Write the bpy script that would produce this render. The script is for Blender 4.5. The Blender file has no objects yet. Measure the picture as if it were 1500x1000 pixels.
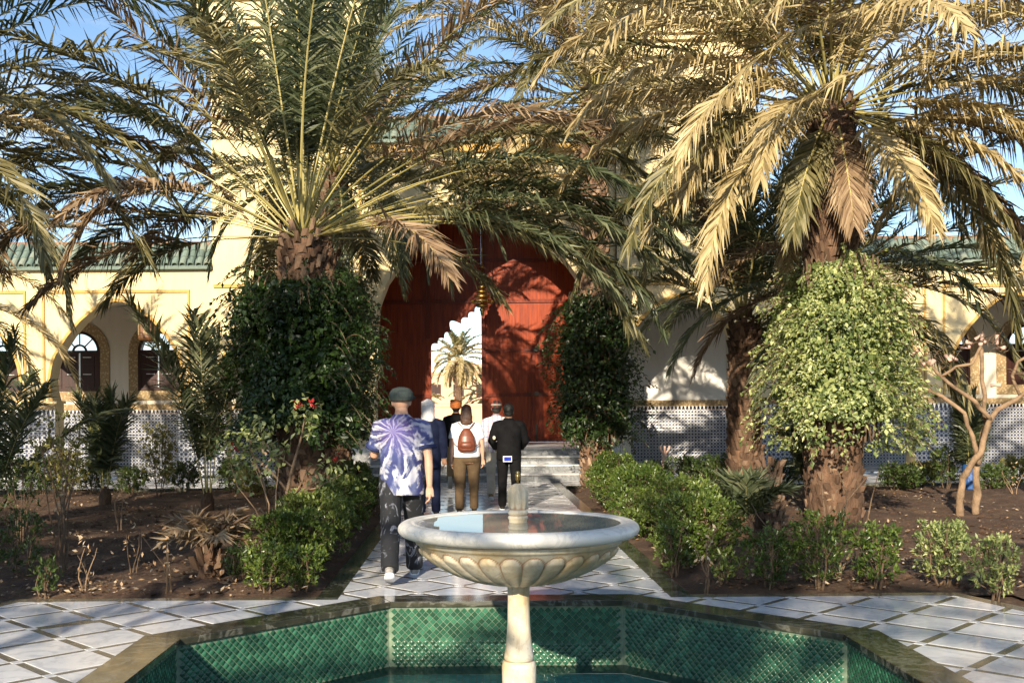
import bpy, bmesh, math, random
import numpy as np
from mathutils import Vector, Matrix, noise
R = math.radians
rng = np.random.default_rng(7)
random.seed(7)
S = bpy.context.scene
C = S.collection

# ------------------------------------------------------------------ camera
cam_d = bpy.data.cameras.new('camera'); cam = bpy.data.objects.new('camera', cam_d); C.objects.link(cam)
cam.location = (0, 0, 1.6)
cam.rotation_euler = (R(90), R(0.42), 0)
cam_d.sensor_fit = 'HORIZONTAL'; cam_d.sensor_width = 36; cam_d.lens = 36 * 1540 / 1500
cam_d.shift_x = 55 / 1500; cam_d.shift_y = 99 / 1500
cam_d.clip_start = .05; cam_d.clip_end = 3000
S.camera = cam

# ------------------------------------------------------------------ light
SUN = Vector((.27, 1, -.40)).normalized()           # direction the light travels
el = math.asin(-SUN.z); az = math.atan2(-SUN.x, -SUN.y)
world = bpy.data.worlds.new('World'); S.world = world; world.use_nodes = True
wn = world.node_tree.nodes; wl = world.node_tree.links
bg = wn['Background']; bg.inputs['Strength'].default_value = .105
sky = wn.new('ShaderNodeTexSky'); sky.sky_type = 'NISHITA'; sky.sun_disc = False
sky.sun_elevation = el; sky.sun_rotation = az; sky.air_density = 1.0; sky.dust_density = .15; sky.ozone_density = 2.5
tc = wn.new('ShaderNodeTexCoord'); mp = wn.new('ShaderNodeMapping'); mp.inputs['Scale'].default_value = (1.2, 1.2, 4.5)
nz = wn.new('ShaderNodeTexNoise'); nz.inputs['Scale'].default_value = 2.3; nz.inputs['Detail'].default_value = 8; nz.inputs['Roughness'].default_value = .6
rp = wn.new('ShaderNodeValToRGB'); rp.color_ramp.elements[0].position = .46; rp.color_ramp.elements[1].position = .74
rp.color_ramp.elements[0].color = (0, 0, 0, 1); rp.color_ramp.elements[1].color = (.7, .7, .7, 1)
mx = wn.new('ShaderNodeMix'); mx.data_type = 'RGBA'
wl.new(tc.outputs['Generated'], mp.inputs['Vector']); wl.new(mp.outputs['Vector'], nz.inputs['Vector'])
wl.new(nz.outputs['Fac'], rp.inputs['Fac']); wl.new(rp.outputs['Color'], mx.inputs[0])
wl.new(sky.outputs['Color'], mx.inputs[6]); mx.inputs[7].default_value = (6.2, 6.6, 7.2, 1)
wl.new(mx.outputs[2], bg.inputs['Color'])
sun_d = bpy.data.lights.new('sun', 'SUN'); sun_d.energy = 5.0; sun_d.angle = R(.5); sun_d.color = (1, .86, .66)
sun = bpy.data.objects.new('sun', sun_d); C.objects.link(sun)
sun.rotation_euler = SUN.to_track_quat('-Z', 'Y').to_euler(); sun.location = (-8, -20, 20)
S.view_settings.view_transform = 'Standard'; S.view_settings.look = 'None'
S.view_settings.exposure = 1.0; S.view_settings.gamma = 1; S.view_settings.use_curve_mapping = False
S.render.engine = 'CYCLES'
S.cycles.max_bounces = 8; S.cycles.transparent_max_bounces = 12; S.cycles.diffuse_bounces = 3

# ------------------------------------------------------------------ object helpers
def tag(o, label=None, cat=None, group=None, kind=None):
    if label: o['label'] = label
    if cat: o['category'] = cat
    if group: o['group'] = group
    if kind: o['kind'] = kind
    return o
def empty(name, loc=(0, 0, 0), rz=0, label=None, cat=None, group=None, kind=None):
    o = bpy.data.objects.new(name, None); C.objects.link(o); o.location = loc; o.rotation_euler = (0, 0, rz)
    o.empty_display_size = .2
    return tag(o, label, cat, group, kind)
def link(name, me, parent=None, loc=None, rot=None, kind=None, scale=None):
    o = bpy.data.objects.new(name, me); C.objects.link(o)
    if parent: o.parent = parent
    if loc is not None: o.location = loc
    if rot is not None: o.rotation_euler = rot
    if scale is not None: o.scale = scale
    if kind: o['kind'] = kind
    return o
def as_list(m): return m if isinstance(m, (list, tuple)) else [m]
def mesh_np(name, V, F, mats, rnd=None, mi=None, smooth=False):
    """V (n,3) array, F list of index tuples or (m,k) array."""
    me = bpy.data.meshes.new(name)
    V = np.asarray(V, dtype=np.float32)
    if isinstance(F, np.ndarray):
        m, k = F.shape
        me.vertices.add(len(V)); me.vertices.foreach_set('co', V.ravel())
        me.loops.add(m * k); me.loops.foreach_set('vertex_index', F.astype(np.int32).ravel())
        me.polygons.add(m); me.polygons.foreach_set('loop_start', np.arange(0, m * k, k, dtype=np.int32))
        me.update(calc_edges=True)
    else:
        me.from_pydata(V.tolist(), [], F); me.update()
    for x in as_list(mats): me.materials.append(x)
    if mi is not None: me.polygons.foreach_set('material_index', np.asarray(mi, dtype=np.int32))
    if rnd is not None:
        at = me.attributes.new('rnd', 'FLOAT', 'FACE'); at.data.foreach_set('value', np.asarray(rnd, dtype=np.float32))
    if smooth: me.polygons.foreach_set('use_smooth', np.ones(len(me.polygons), dtype=bool))
    me.update()
    return me
class MB:
    """collects plain geometry"""
    def __init__(s): s.V = []; s.F = []; s.M = []
    def add(s, V, F, m=0):
        n = len(s.V); s.V += [tuple(v) for v in V]; s.F += [tuple(i + n for i in f) for f in F]; s.M += [m] * len(F)
    def box(s, x0, x1, y0, y1, z0, z1, m=0):
        s.add([(x0, y0, z0), (x1, y0, z0), (x1, y1, z0), (x0, y1, z0), (x0, y0, z1), (x1, y0, z1), (x1, y1, z1), (x0, y1, z1)],
              [(0, 3, 2, 1), (4, 5, 6, 7), (0, 1, 5, 4), (1, 2, 6, 5), (2, 3, 7, 6), (3, 0, 4, 7)], m)
    def poly_xz(s, P, y0, y1, m=0):
        n = len(P); a = 0
        ar = sum(P[i][0] * P[(i + 1) % n][1] - P[(i + 1) % n][0] * P[i][1] for i in range(n))
        if ar < 0: P = P[::-1]
        V = [(x, y0, z) for x, z in P] + [(x, y1, z) for x, z in P]
        F = [tuple(range(n)), tuple(range(2 * n - 1, n - 1, -1))] + [(i, n + i, n + (i + 1) % n, (i + 1) % n) for i in range(n)]
        s.add(V, F, m)
    def poly_xy(s, P, z0, z1, m=0):
        n = len(P)
        ar = sum(P[i][0] * P[(i + 1) % n][1] - P[(i + 1) % n][0] * P[i][1] for i in range(n))
        if ar < 0: P = P[::-1]
        V = [(x, y, z1) for x, y in P] + [(x, y, z0) for x, y in P]
        F = [tuple(range(n)), tuple(range(2 * n - 1, n - 1, -1))] + [(i, n + i, n + (i + 1) % n, (i + 1) % n) for i in range(n)]
        s.add(V, F, m)
    def tube(s, P, rad, n=8, m=0, flat=None, cap=True):
        P = [Vector(p) for p in P]; K = len(P); base = len(s.V)
        if not isinstance(rad, (list, tuple)): rad = [rad] * K
        up = Vector((0, 0, 1)); prev = None; V = []
        for i, p in enumerate(P):
            t = (P[min(i + 1, K - 1)] - P[max(i - 1, 0)]).normalized()
            if prev is None:
                a = t.cross(up)
                if a.length < .05: a = t.cross(Vector((0, 1, 0)))
            else: a = prev - t * prev.dot(t)
            a.normalize(); b = t.cross(a).normalized(); prev = a
            r = rad[i]; ra, rb = r if isinstance(r, (list, tuple)) else (r, r)
            for j in range(n):
                q = 2 * math.pi * j / n
                V.append(p + a * (math.cos(q) * ra) + b * (math.sin(q) * rb))
        F = [(i * n + j, i * n + (j + 1) % n, (i + 1) * n + (j + 1) % n, (i + 1) * n + j) for i in range(K - 1) for j in range(n)]
        if cap: F += [tuple(range(n))[::-1], tuple((K - 1) * n + j for j in range(n))]
        s.add(V, F, m)
    def lathe(s, prof, n=48, cx=0, cy=0, m=0, fn=None):
        V = []
        for i, (r, z) in enumerate(prof):
            for j in range(n):
                q = 2 * math.pi * j / n
                rr = r + (fn(i, q, r, z) if fn else 0)
                V.append((cx + rr * math.cos(q), cy + rr * math.sin(q), z))
        K = len(prof)
        F = [(i * n + j, i * n + (j + 1) % n, (i + 1) * n + (j + 1) % n, (i + 1) * n + j) for i in range(K - 1) for j in range(n)]
        F += [tuple(range(n))[::-1], tuple((K - 1) * n + j for j in range(n))]
        s.add(V, F, m)
    def ball(s, c, rx, ry, rz, n=14, k=9, m=0):
        V = []; F = []
        for i in range(k + 1):
            t = math.pi * i / k
            for j in range(n):
                q = 2 * math.pi * j / n
                V.append((c[0] + rx * math.sin(t) * math.cos(q), c[1] + ry * math.sin(t) * math.sin(q), c[2] - rz * math.cos(t)))
        F = [(i * n + j, i * n + (j + 1) % n, (i + 1) * n + (j + 1) % n, (i + 1) * n + j) for i in range(k) for j in range(n)]
        s.add(V, F, m)
    def mesh(s, name, mats, smooth=False):
        return mesh_np(name, np.array(s.V), s.F, mats, mi=s.M, smooth=smooth)
    def build(s, name, mats, parent=None, smooth=False, kind=None, loc=None, bevel=0):
        o = link(name, s.mesh(name, mats, smooth), parent, kind=kind, loc=loc)
        if bevel:
            b = o.modifiers.new('bevel', 'BEVEL'); b.width = bevel; b.segments = 2; b.limit_method = 'ANGLE'
        return o

# ------------------------------------------------------------------ materials
def nt(name):
    m = bpy.data.materials.new(name); m.use_nodes = True
    n = m.node_tree.nodes; l = m.node_tree.links
    return m, n, l, n['Principled BSDF']
def mixc(n, l, fac, a, b, mode='MIX'):
    x = n.new('ShaderNodeMix'); x.data_type = 'RGBA'; x.blend_type = mode
    for sck, v in ((0, fac), (6, a), (7, b)):
        if isinstance(v, (int, float)): x.inputs[sck].default_value = v
        elif isinstance(v, tuple): x.inputs[sck].default_value = (*v[:3], 1)
        else: l.new(v, x.inputs[sck])
    return x.outputs[2]
def mth(n, l, op, a, b=0.0, c=None):
    x = n.new('ShaderNodeMath'); x.operation = op
    for i, v in enumerate((a, b, c)):
        if v is None: continue
        if isinstance(v, (int, float)): x.inputs[i].default_value = v
        else: l.new(v, x.inputs[i])
    return x.outputs[0]
def noi(n, l, vec, scale, detail=4, rough=.55, dist=0, typ='ShaderNodeTexNoise'):
    x = n.new(typ); x.inputs['Scale'].default_value = scale
    x.inputs['Detail'].default_value = detail; x.inputs['Roughness'].default_value = rough
    if 'Distortion' in x.inputs: x.inputs['Distortion'].default_value = dist
    if vec is not None: l.new(vec, x.inputs['Vector'])
    return x.outputs[0]
def ramp(n, l, fac, stops):
    x = n.new('ShaderNodeValToRGB'); e = x.color_ramp.elements
    while len(e) < len(stops): e.new(.5)
    for i, (p, c) in enumerate(stops):
        e[i].position = p; e[i].color = (*c, 1) if isinstance(c, tuple) else (c, c, c, 1)
    l.new(fac, x.inputs['Fac']); return x.outputs['Color']
def bump(n, l, p, h, strength=.3, dist=.02):
    b = n.new('ShaderNodeBump'); b.inputs['Strength'].default_value = strength; b.inputs['Distance'].default_value = dist
    l.new(h, b.inputs['Height']); l.new(b.outputs['Normal'], p.inputs['Normal'])
def pos(n):
    return n.new('ShaderNodeNewGeometry').outputs['Position']
def scaled(n, l, vec, sc):
    m = n.new('ShaderNodeMapping'); m.inputs['Scale'].default_value = sc; l.new(vec, m.inputs['Vector']); return m.outputs['Vector']
def simple(name, ca, cb, scale=6, rough=.6, bs=.25, bd=.01, detail=6, stretch=(1, 1, 1), metal=0, obj=False, spec=.5):
    m, n, l, p = nt(name)
    v = n.new('ShaderNodeTexCoord').outputs['Object'] if obj else pos(n)
    v = scaled(n, l, v, stretch)
    f = noi(n, l, v, scale, detail, .6)
    l.new(ramp(n, l, f, [(.3, ca), (.7, cb)]), p.inputs['Base Color'])
    p.inputs['Roughness'].default_value = rough; p.inputs['Metallic'].default_value = metal
    p.inputs['Specular IOR Level'].default_value = spec
    if bs: bump(n, l, p, noi(n, l, v, scale * 4, 6, .65), bs, bd)
    return m
def foliage(name, cols, rough=.5, trans=.25, tint=None, patch=.7):
    """per-face 'rnd' attribute + per-object random + big soft patches"""
    m, n, l, p = nt(name)
    a = n.new('ShaderNodeAttribute'); a.attribute_name = 'rnd'
    oi = n.new('ShaderNodeObjectInfo').outputs['Random']
    f = mth(n, l, 'ADD', mth(n, l, 'MULTIPLY', a.outputs['Fac'], .55), mth(n, l, 'MULTIPLY', oi, .25))
    f = mth(n, l, 'ADD', f, mth(n, l, 'MULTIPLY', mth(n, l, 'SUBTRACT', noi(n, l, pos(n), 1.3, 3), .4), patch))
    k = len(cols)
    c = ramp(n, l, f, [(i / (k - 1) * .9 + .05, cols[i]) for i in range(k)])
    l.new(c, p.inputs['Base Color']); p.inputs['Roughness'].default_value = rough
    p.inputs['Specular IOR Level'].default_value = .45
    if trans:
        t = n.new('ShaderNodeBsdfTranslucent'); ms = n.new('ShaderNodeMixShader'); ms.inputs[0].default_value = trans
        tc_ = mixc(n, l, .5, c, tint or (.25, .3, .05)); l.new(tc_, t.inputs['Color'])
        l.new(p.outputs[0], ms.inputs[1]); l.new(t.outputs[0], ms.inputs[2])
        l.new(ms.outputs[0], n['Material Output'].inputs['Surface'])
    return m
M = {}
def plaster(name, ca, cb):
    m, n, l, p = nt(name); v = pos(n)
    big = noi(n, l, v, .6, 5, .6); st = noi(n, l, scaled(n, l, v, (3, 3, .35)), 1.6, 6, .65)
    f = mth(n, l, 'ADD', mth(n, l, 'MULTIPLY', big, .5), mth(n, l, 'MULTIPLY', st, .5))
    l.new(ramp(n, l, f, [(.32, ca), (.62, cb)]), p.inputs['Base Color'])
    p.inputs['Roughness'].default_value = .85; bump(n, l, p, noi(n, l, v, 22, 6, .7), .25, .01)
    return m
M['wall'] = plaster('cream_plaster', (.60, .47, .25), (.72, .59, .34))
M['ochre'] = plaster('ochre_plaster', (.42, .25, .07), (.52, .33, .10))
M['pale'] = plaster('pale_plaster', (.50, .45, .36), (.60, .55, .46))
M['inner'] = plaster('white_plaster', (.62, .60, .55), (.72, .70, .66))
M['adobe'] = plaster('pink_adobe_plaster', (.55, .32, .20), (.66, .42, .28))
M['stone_edge'] = simple('brown_coping', (.20, .12, .08), (.32, .2, .13), 5, .8)
def marble(name, ca, cb, vein, rough=.12, sc=1.4, vs=.5, warm=None):
    m, n, l, p = nt(name); v = pos(n)
    oi = n.new('ShaderNodeObjectInfo').outputs['Random']
    off = n.new('ShaderNodeVectorMath'); off.operation = 'ADD'; l.new(v, off.inputs[0])
    cmb = n.new('ShaderNodeCombineXYZ'); l.new(mth(n, l, 'MULTIPLY', oi, 30), cmb.inputs[0]); l.new(mth(n, l, 'MULTIPLY', oi, 17), cmb.inputs[1]); l.new(cmb.outputs[0], off.inputs[1])
    v2 = off.outputs[0]
    f = noi(n, l, v2, sc * 2, 8, .65, 1.2)
    w = noi(n, l, v2, sc, 10, .6, 2.5)
    w = mth(n, l, 'ABSOLUTE', mth(n, l, 'SUBTRACT', w, .5)); w = ramp(n, l, w, [(0, 1.0), (.045, 0.0)])
    c = ramp(n, l, mth(n, l, 'ADD', mth(n, l, 'MULTIPLY', f, .75), mth(n, l, 'MULTIPLY', oi, .25)), [(.3, ca), (.7, cb)])
    c = mixc(n, l, mth(n, l, 'MULTIPLY', w, vs), c, vein)
    if warm: c = mixc(n, l, ramp(n, l, noi(n, l, v2, sc * 1.3, 5), [(.42, 0.0), (.7, .8)]), c, warm)
    l.new(c, p.inputs['Base Color'])
    r = mth(n, l, 'ADD', mth(n, l, 'MULTIPLY', noi(n, l, v, 7, 6, .7), rough), rough * .4)
    l.new(r, p.inputs['Roughness']); bump(n, l, p, noi(n, l, v, 3, 4, .6), .06, .01)
    return m
M['tile_white'] = marble('white_marble', (.50, .52, .56), (.68, .69, .72), (.33, .36, .42), .16)
M['tile_band'] = marble('brown_marble', (.05, .042, .03), (.12, .10, .07), (.2, .18, .13), .22)
M['border'] = marble('green_black_marble', (.016, .018, .015), (.06, .058, .04), (.25, .25, .22), .14, 2.0, .4)
M['step'] = marble('grey_marble', (.12, .13, .14), (.32, .33, .34), (.05, .05, .05), .35, 2.2, .6)
M['tread'] = marble('pale_marble', (.52, .52, .52), (.66, .66, .65), (.3, .3, .3), .35, 2)
M['fount'] = marble('aged_cream_marble', (.52, .49, .42), (.72, .70, .64), (.30, .26, .18), .5, 2.6, .35, (.50, .38, .17))
def bowl_mat():
    m = marble('bowl_marble', (.50, .46, .36), (.70, .66, .56), (.30, .26, .18), .5, 2.6, .35, (.50, .36, .16)); n = m.node_tree.nodes; l = m.node_tree.links; p = n['Principled BSDF']
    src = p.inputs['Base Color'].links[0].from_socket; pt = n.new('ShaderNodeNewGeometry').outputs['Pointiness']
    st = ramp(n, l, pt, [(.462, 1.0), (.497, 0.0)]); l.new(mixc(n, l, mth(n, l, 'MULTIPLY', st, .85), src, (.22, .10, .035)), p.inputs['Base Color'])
    v = pos(n); sk = noi(n, l, scaled(n, l, v, (9, 9, 1.1)), 2.6, 8, .7); sp_ = noi(n, l, v, 38, 6, .75)
    base = p.inputs['Base Color'].links[0].from_socket; c2 = mixc(n, l, ramp(n, l, sk, [(.50, 0.0), (.70, .55)]), base, (.27, .19, .09)); c2 = mixc(n, l, ramp(n, l, sp_, [(.60, 0.0), (.72, .6)]), c2, (.16, .13, .08)); l.new(c2, p.inputs['Base Color'])
    return m
M['bowl'] = bowl_mat()
M['rim'] = marble('white_veined_marble', (.64, .62, .57), (.80, .78, .72), (.36, .36, .35), .4, 3.2, .4)
M['brass'] = simple('brass', (.30, .19, .06), (.5, .35, .12), 30, .35, .1, .002, metal=1)
M['iron'] = simple('dark_iron', (.02, .018, .016), (.04, .035, .03), 30, .5)
def soil():
    m, n, l, p = nt('dry_red_soil'); v = pos(n)
    f = noi(n, l, v, 1.6, 10, .7); g = noi(n, l, v, 26, 6, .7)
    c = ramp(n, l, mth(n, l, 'ADD', mth(n, l, 'MULTIPLY', f, .55), mth(n, l, 'MULTIPLY', g, .45)), [(.3, (.03, .014, .008)), (.5, (.085, .043, .022)), (.68, (.24, .15, .085))])
    l.new(c, p.inputs['Base Color']); p.inputs['Roughness'].default_value = .95
    bump(n, l, p, noi(n, l, v, 18, 10, .75), 1.0, .06)
    return m
M['soil'] = soil()
M['sand'] = simple('pale_sand', (.42, .34, .25), (.55, .46, .36), 2, .9)
M['litter'] = foliage('dry_leaf_litter', [(.14, .07, .03), (.30, .19, .10), (.42, .33, .22), (.55, .48, .38)], .8, 0)
M['bark'] = simple('palm_bark', (.05, .025, .013), (.19, .105, .06), 9, .9, 1.0, .04, stretch=(1, 1, .5))
M['boot'] = foliage('leaf_base_fibre', [(.05, .026, .013), (.15, .09, .055), (.34, .235, .155)], .9, 0)
M['rachis'] = foliage('frond_stem', [(.22, .20, .07), (.38, .33, .12), (.50, .42, .18)], .45, 0)
M['f_green'] = foliage('green_palm_leaflet', [(.025, .04, .02), (.065, .085, .042), (.14, .155, .08), (.29, .29, .18)], .42, .22, (.2, .26, .05))
M['f_olive'] = foliage('olive_palm_leaflet', [(.035, .04, .015), (.10, .095, .038), (.22, .19, .085), (.40, .35, .18)], .45, .2, (.3, .27, .08))
M['f_straw'] = foliage('straw_palm_leaflet', [(.20, .15, .06), (.36, .28, .13), (.54, .43, .23), (.68, .58, .36)], .6, .25, (.5, .4, .15))
M['f_brown'] = foliage('dead_palm_leaflet', [(.09, .05, .025), (.19, .12, .065), (.30, .21, .12), (.38, .29, .18)], .7, .12, (.3, .18, .08))
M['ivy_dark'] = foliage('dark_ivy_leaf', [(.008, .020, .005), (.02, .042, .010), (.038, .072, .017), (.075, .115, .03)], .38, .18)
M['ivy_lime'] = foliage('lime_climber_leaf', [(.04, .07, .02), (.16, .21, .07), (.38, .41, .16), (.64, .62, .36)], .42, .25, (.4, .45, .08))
M['hedge'] = foliage('hedge_leaf', [(.018, .04, .008), (.055, .095, .018), (.13, .18, .035), (.30, .33, .10)], .3, .2)
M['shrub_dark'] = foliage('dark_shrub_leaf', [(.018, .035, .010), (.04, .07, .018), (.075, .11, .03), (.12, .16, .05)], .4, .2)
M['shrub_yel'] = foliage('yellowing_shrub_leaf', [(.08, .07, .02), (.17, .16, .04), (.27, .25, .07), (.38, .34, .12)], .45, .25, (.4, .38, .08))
M['twig'] = simple('brown_twig', (.06, .036, .02), (.15, .10, .06), 20, .85)
M['palebark'] = simple('pale_smooth_bark', (.12, .075, .042), (.34, .23, .14), 7, .85, .9, .02)
M['flower'] = foliage('red_bract', [(.35, .02, .02), (.55, .04, .03)], .5, .2, (.6, .05, .03))
def wood(name, ca, cb, rough=.35):
    m, n, l, p = nt(name); v = pos(n)
    f = noi(n, l, scaled(n, l, v, (9, 9, .55)), 2.2, 8, .65, .6)
    pl = mth(n, l, 'FRACT', mth(n, l, 'MULTIPLY', n.new('ShaderNodeSeparateXYZ').outputs[0], 1))
    l.new(ramp(n, l, f, [(.3, ca), (.7, cb)]), p.inputs['Base Color']); p.inputs['Roughness'].default_value = rough
    bump(n, l, p, f, .2, .01); p.inputs['Specular IOR Level'].default_value = .3; return m
M['redwood'] = wood('red_varnished_wood', (.13, .016, .005), (.36, .058, .012))
M['redframe'] = wood('dark_red_wood', (.08, .009, .004), (.22, .032, .008))
M['shutter'] = wood('maroon_shutter_wood', (.012, .003, .002), (.04, .009, .006), .5)
M['lampwood'] = wood('brown_lamp_wood', (.10, .04, .015), (.24, .11, .04))
def zell(name, pitch):
    """navy and white mosaic: octagons on a square lattice, small squares between, thin ring lines"""
    m, n, l, p = nt(name); sp = n.new('ShaderNodeSeparateXYZ'); l.new(pos(n), sp.inputs[0])
    u = mth(n, l, 'DIVIDE', mth(n, l, 'ADD', sp.outputs[0], sp.outputs[1]), pitch); w = mth(n, l, 'DIVIDE', sp.outputs[2], pitch)
    def cell(a, o): return mth(n, l, 'ABSOLUTE', mth(n, l, 'SUBTRACT', mth(n, l, 'FRACT', mth(n, l, 'ADD', a, o)), .5))
    a, b = cell(u, 0), cell(w, 0); a2, b2 = cell(u, .5), cell(w, .5)
    oct_ = mth(n, l, 'MAXIMUM', mth(n, l, 'MAXIMUM', a, b), mth(n, l, 'MULTIPLY', mth(n, l, 'ADD', a, b), .72))
    d1 = mth(n, l, 'LESS_THAN', oct_, .29)
    d2 = mth(n, l, 'LESS_THAN', mth(n, l, 'ADD', a2, b2), .20)
    r1 = mth(n, l, 'LESS_THAN', mth(n, l, 'ABSOLUTE', mth(n, l, 'SUBTRACT', oct_, .36)), .025)
    d = mth(n, l, 'MAXIMUM', mth(n, l, 'MAXIMUM', d1, d2), r1)
    vr = noi(n, l, pos(n), 9, 3)
    c = mixc(n, l, d, ramp(n, l, vr, [(.3, (.30, .31, .33)), (.7, (.42, .43, .44))]), ramp(n, l, vr, [(.3, (.010, .014, .04)), (.7, (.03, .04, .10))]))
    l.new(c, p.inputs['Base Color']); p.inputs['Roughness'].default_value = .22; bump(n, l, p, d, .3, .004)
    return m
M['zell'] = zell('navy_white_mosaic', .105); M['zell2'] = zell('fine_navy_white_mosaic', .085)
def frieze():
    m, n, l, p = nt('merlon_mosaic'); sp = n.new('ShaderNodeSeparateXYZ'); l.new(pos(n), sp.inputs[0])
    u = mth(n, l, 'ABSOLUTE', mth(n, l, 'SUBTRACT', mth(n, l, 'FRACT', mth(n, l, 'DIVIDE', mth(n, l, 'ADD', sp.outputs[0], sp.outputs[1]), .1)), .5))
    w = mth(n, l, 'DIVIDE', mth(n, l, 'SUBTRACT', sp.outputs[2], 1.55), .13)
    d = mth(n, l, 'LESS_THAN', u, mth(n, l, 'SUBTRACT', .42, mth(n, l, 'MULTIPLY', w, .30)))
    l.new(mixc(n, l, d, (.62, .62, .6), (.012, .014, .03)), p.inputs['Base Color']); p.inputs['Roughness'].default_value = .25
    return m
M['frieze'] = frieze()
def stucco():
    m, n, l, p = nt('carved_stucco'); v = pos(n)
    x = n.new('ShaderNodeTexVoronoi'); x.inputs['Scale'].default_value = 16; l.new(v, x.inputs['Vector'])
    c = ramp(n, l, x.outputs['Distance'], [(.1, (.50, .40, .24)), (.5, (.26, .18, .09))]); l.new(c, p.inputs['Base Color'])
    p.inputs['Roughness'].default_value = .9; bump(n, l, p, x.outputs['Distance'], -.8, .03); return m
M['stucco'] = stucco()
def glaze(name, cols, rough=.12):
    m, n, l, p = nt(name)
    a = n.new('ShaderNodeAttribute'); a.attribute_name = 'rnd'
    f = mth(n, l, 'FRACT', mth(n, l, 'ADD', a.outputs['Fac'], n.new('ShaderNodeObjectInfo').outputs['Random']))
    v = pos(n); k = len(cols)
    c = ramp(n, l, f, [(i / (k - 1), cols[i]) for i in range(k)])
    c = mixc(n, l, mth(n, l, 'MULTIPLY', noi(n, l, v, 60, 5, .7), .35), c, tuple(x * 2.2 for x in cols[-1]))
    l.new(c, p.inputs['Base Color'])
    l.new(mth(n, l, 'ADD', mth(n, l, 'MULTIPLY', noi(n, l, v, 30, 4), rough), rough * .5), p.inputs['Roughness'])
    bump(n, l, p, noi(n, l, v, 25, 4), .15, .004); return m
M['green_tile'] = glaze('green_glazed_tile', [(.002, .010, .006), (.005, .028, .015), (.010, .058, .032), (.035, .13, .075)], .2)
M['grout'] = simple('green_grey_grout', (.07, .12, .08), (.19, .25, .17), 14, .8)
M['pool_floor'] = None
M['roof_tile'] = glaze('green_roof_tile', [(.03, .065, .06), (.055, .11, .10), (.10, .155, .135), (.20, .22, .17)], .7)
def water(name, tint, amt=.55, bs=.03, bsc=3):
    m, n, l, p = nt(name); out = n['Material Output']; n.remove(p)
    g = n.new('ShaderNodeBsdfGlossy'); g.inputs['Roughness'].default_value = .01
    t = n.new('ShaderNodeBsdfTransparent'); t.inputs['Color'].default_value = (*tint, 1)
    fr = n.new('ShaderNodeFresnel'); fr.inputs['IOR'].default_value = 1.33
    b = n.new('ShaderNodeBump'); b.inputs['Strength'].default_value = bs; b.inputs['Distance'].default_value = .02
    l.new(noi(n, l, pos(n), bsc, 3), b.inputs['Height'])
    l.new(b.outputs[0], g.inputs['Normal']); l.new(b.outputs[0], fr.inputs['Normal'])
    ms = n.new('ShaderNodeMixShader'); l.new(fr.outputs[0], ms.inputs[0])
    l.new(t.outputs[0], ms.inputs[1]); l.new(g.outputs[0], ms.inputs[2]); l.new(ms.outputs[0], out.inputs['Surface'])
    return m
M['bowl_water'] = water('still_bowl_water', (.75, .8, .74), bs=.015)
_n = M['bowl_water'].node_tree.nodes; _l = M['bowl_water'].node_tree.links; _df = _n.new('ShaderNodeBsdfDiffuse'); _df.inputs['Color'].default_value = (.46, .45, .36, 1)
_mx = _n.new('ShaderNodeMixShader'); _mx.inputs[0].default_value = .75; _ms = [q for q in _n if q.type == 'MIX_SHADER' and q != _mx][0]; _tr = [q for q in _n if q.type == 'BSDF_TRANSPARENT'][0]
_l.new(_tr.outputs[0], _mx.inputs[1]); _l.new(_df.outputs[0], _mx.inputs[2]); _l.new(_mx.outputs[0], _ms.inputs[1])
M['pool_water'] = water('rippled_pool_water', (.85, .95, .93), bs=.3, bsc=6)
M['glass'] = water('window_glass', (.9, .93, .95), bs=0)

# ------------------------------------------------------------------ setting: ground, path, terrace, pool
BX, BY = .25, 6.39                                   # basin centre
A_out, A_in = 2.607, 2.316
def octo(ap, n=8):
    r = ap / math.cos(math.pi / 8)
    return [(BX + r * math.cos(math.pi / 8 + k * math.pi / 4), BY + r * math.sin(math.pi / 8 + k * math.pi / 4)) for k in range(8)]
def clip(P, a, b, c):
    """keep a*x+b*y<=c"""
    out = []; n = len(P)
    for i in range(n):
        p, q = P[i], P[(i + 1) % n]; dp = a * p[0] + b * p[1] - c; dq = a * q[0] + b * q[1] - c
        if dp <= 0: out.append(p)
        if (dp < 0 < dq) or (dq < 0 < dp):
            t = dp / (dp - dq); out.append((p[0] + (q[0] - p[0]) * t, p[1] + (q[1] - p[1]) * t))
    return out
def clip_poly(P, Q):
    """Q convex counter-clockwise"""
    n = len(Q)
    for i in range(n):
        (x0, y0), (x1, y1) = Q[i], Q[(i + 1) % n]; nx, ny = y1 - y0, x0 - x1
        P = clip(P, nx, ny, nx * x0 + ny * y0)
        if len(P) < 3: return []
    return P
def area(P): return .5 * abs(sum(P[i][0] * P[(i + 1) % len(P)][1] - P[(i + 1) % len(P)][0] * P[i][1] for i in range(len(P))))
OO = octo(A_out)
SECT = []
for k in range(8):
    p, q = OO[k], OO[(k + 1) % 8]; big = 40
    SECT.append([p, (BX + (p[0] - BX) * big, BY + (p[1] - BY) * big), (BX + (q[0] - BX) * big, BY + (q[1] - BY) * big), q])
BED_Y = 9.04
T_OUT = [(-3.96, BED_Y), (-4.3, 8.1), (-4.3, -4), (4.6, -4), (4.45, 8.1), (4.12, BED_Y)]
T_IN = [(-3.86, BED_Y - .15), (-4.12, 8.1), (-4.12, -4), (4.42, -4), (4.27, 8.1), (4.03, BED_Y - .15)]
PATH = [(-1.17, BED_Y - .15), (1.65, BED_Y - .15), (1.65, 23.0), (-1.17, 23.0)]
ground = MB()
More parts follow.
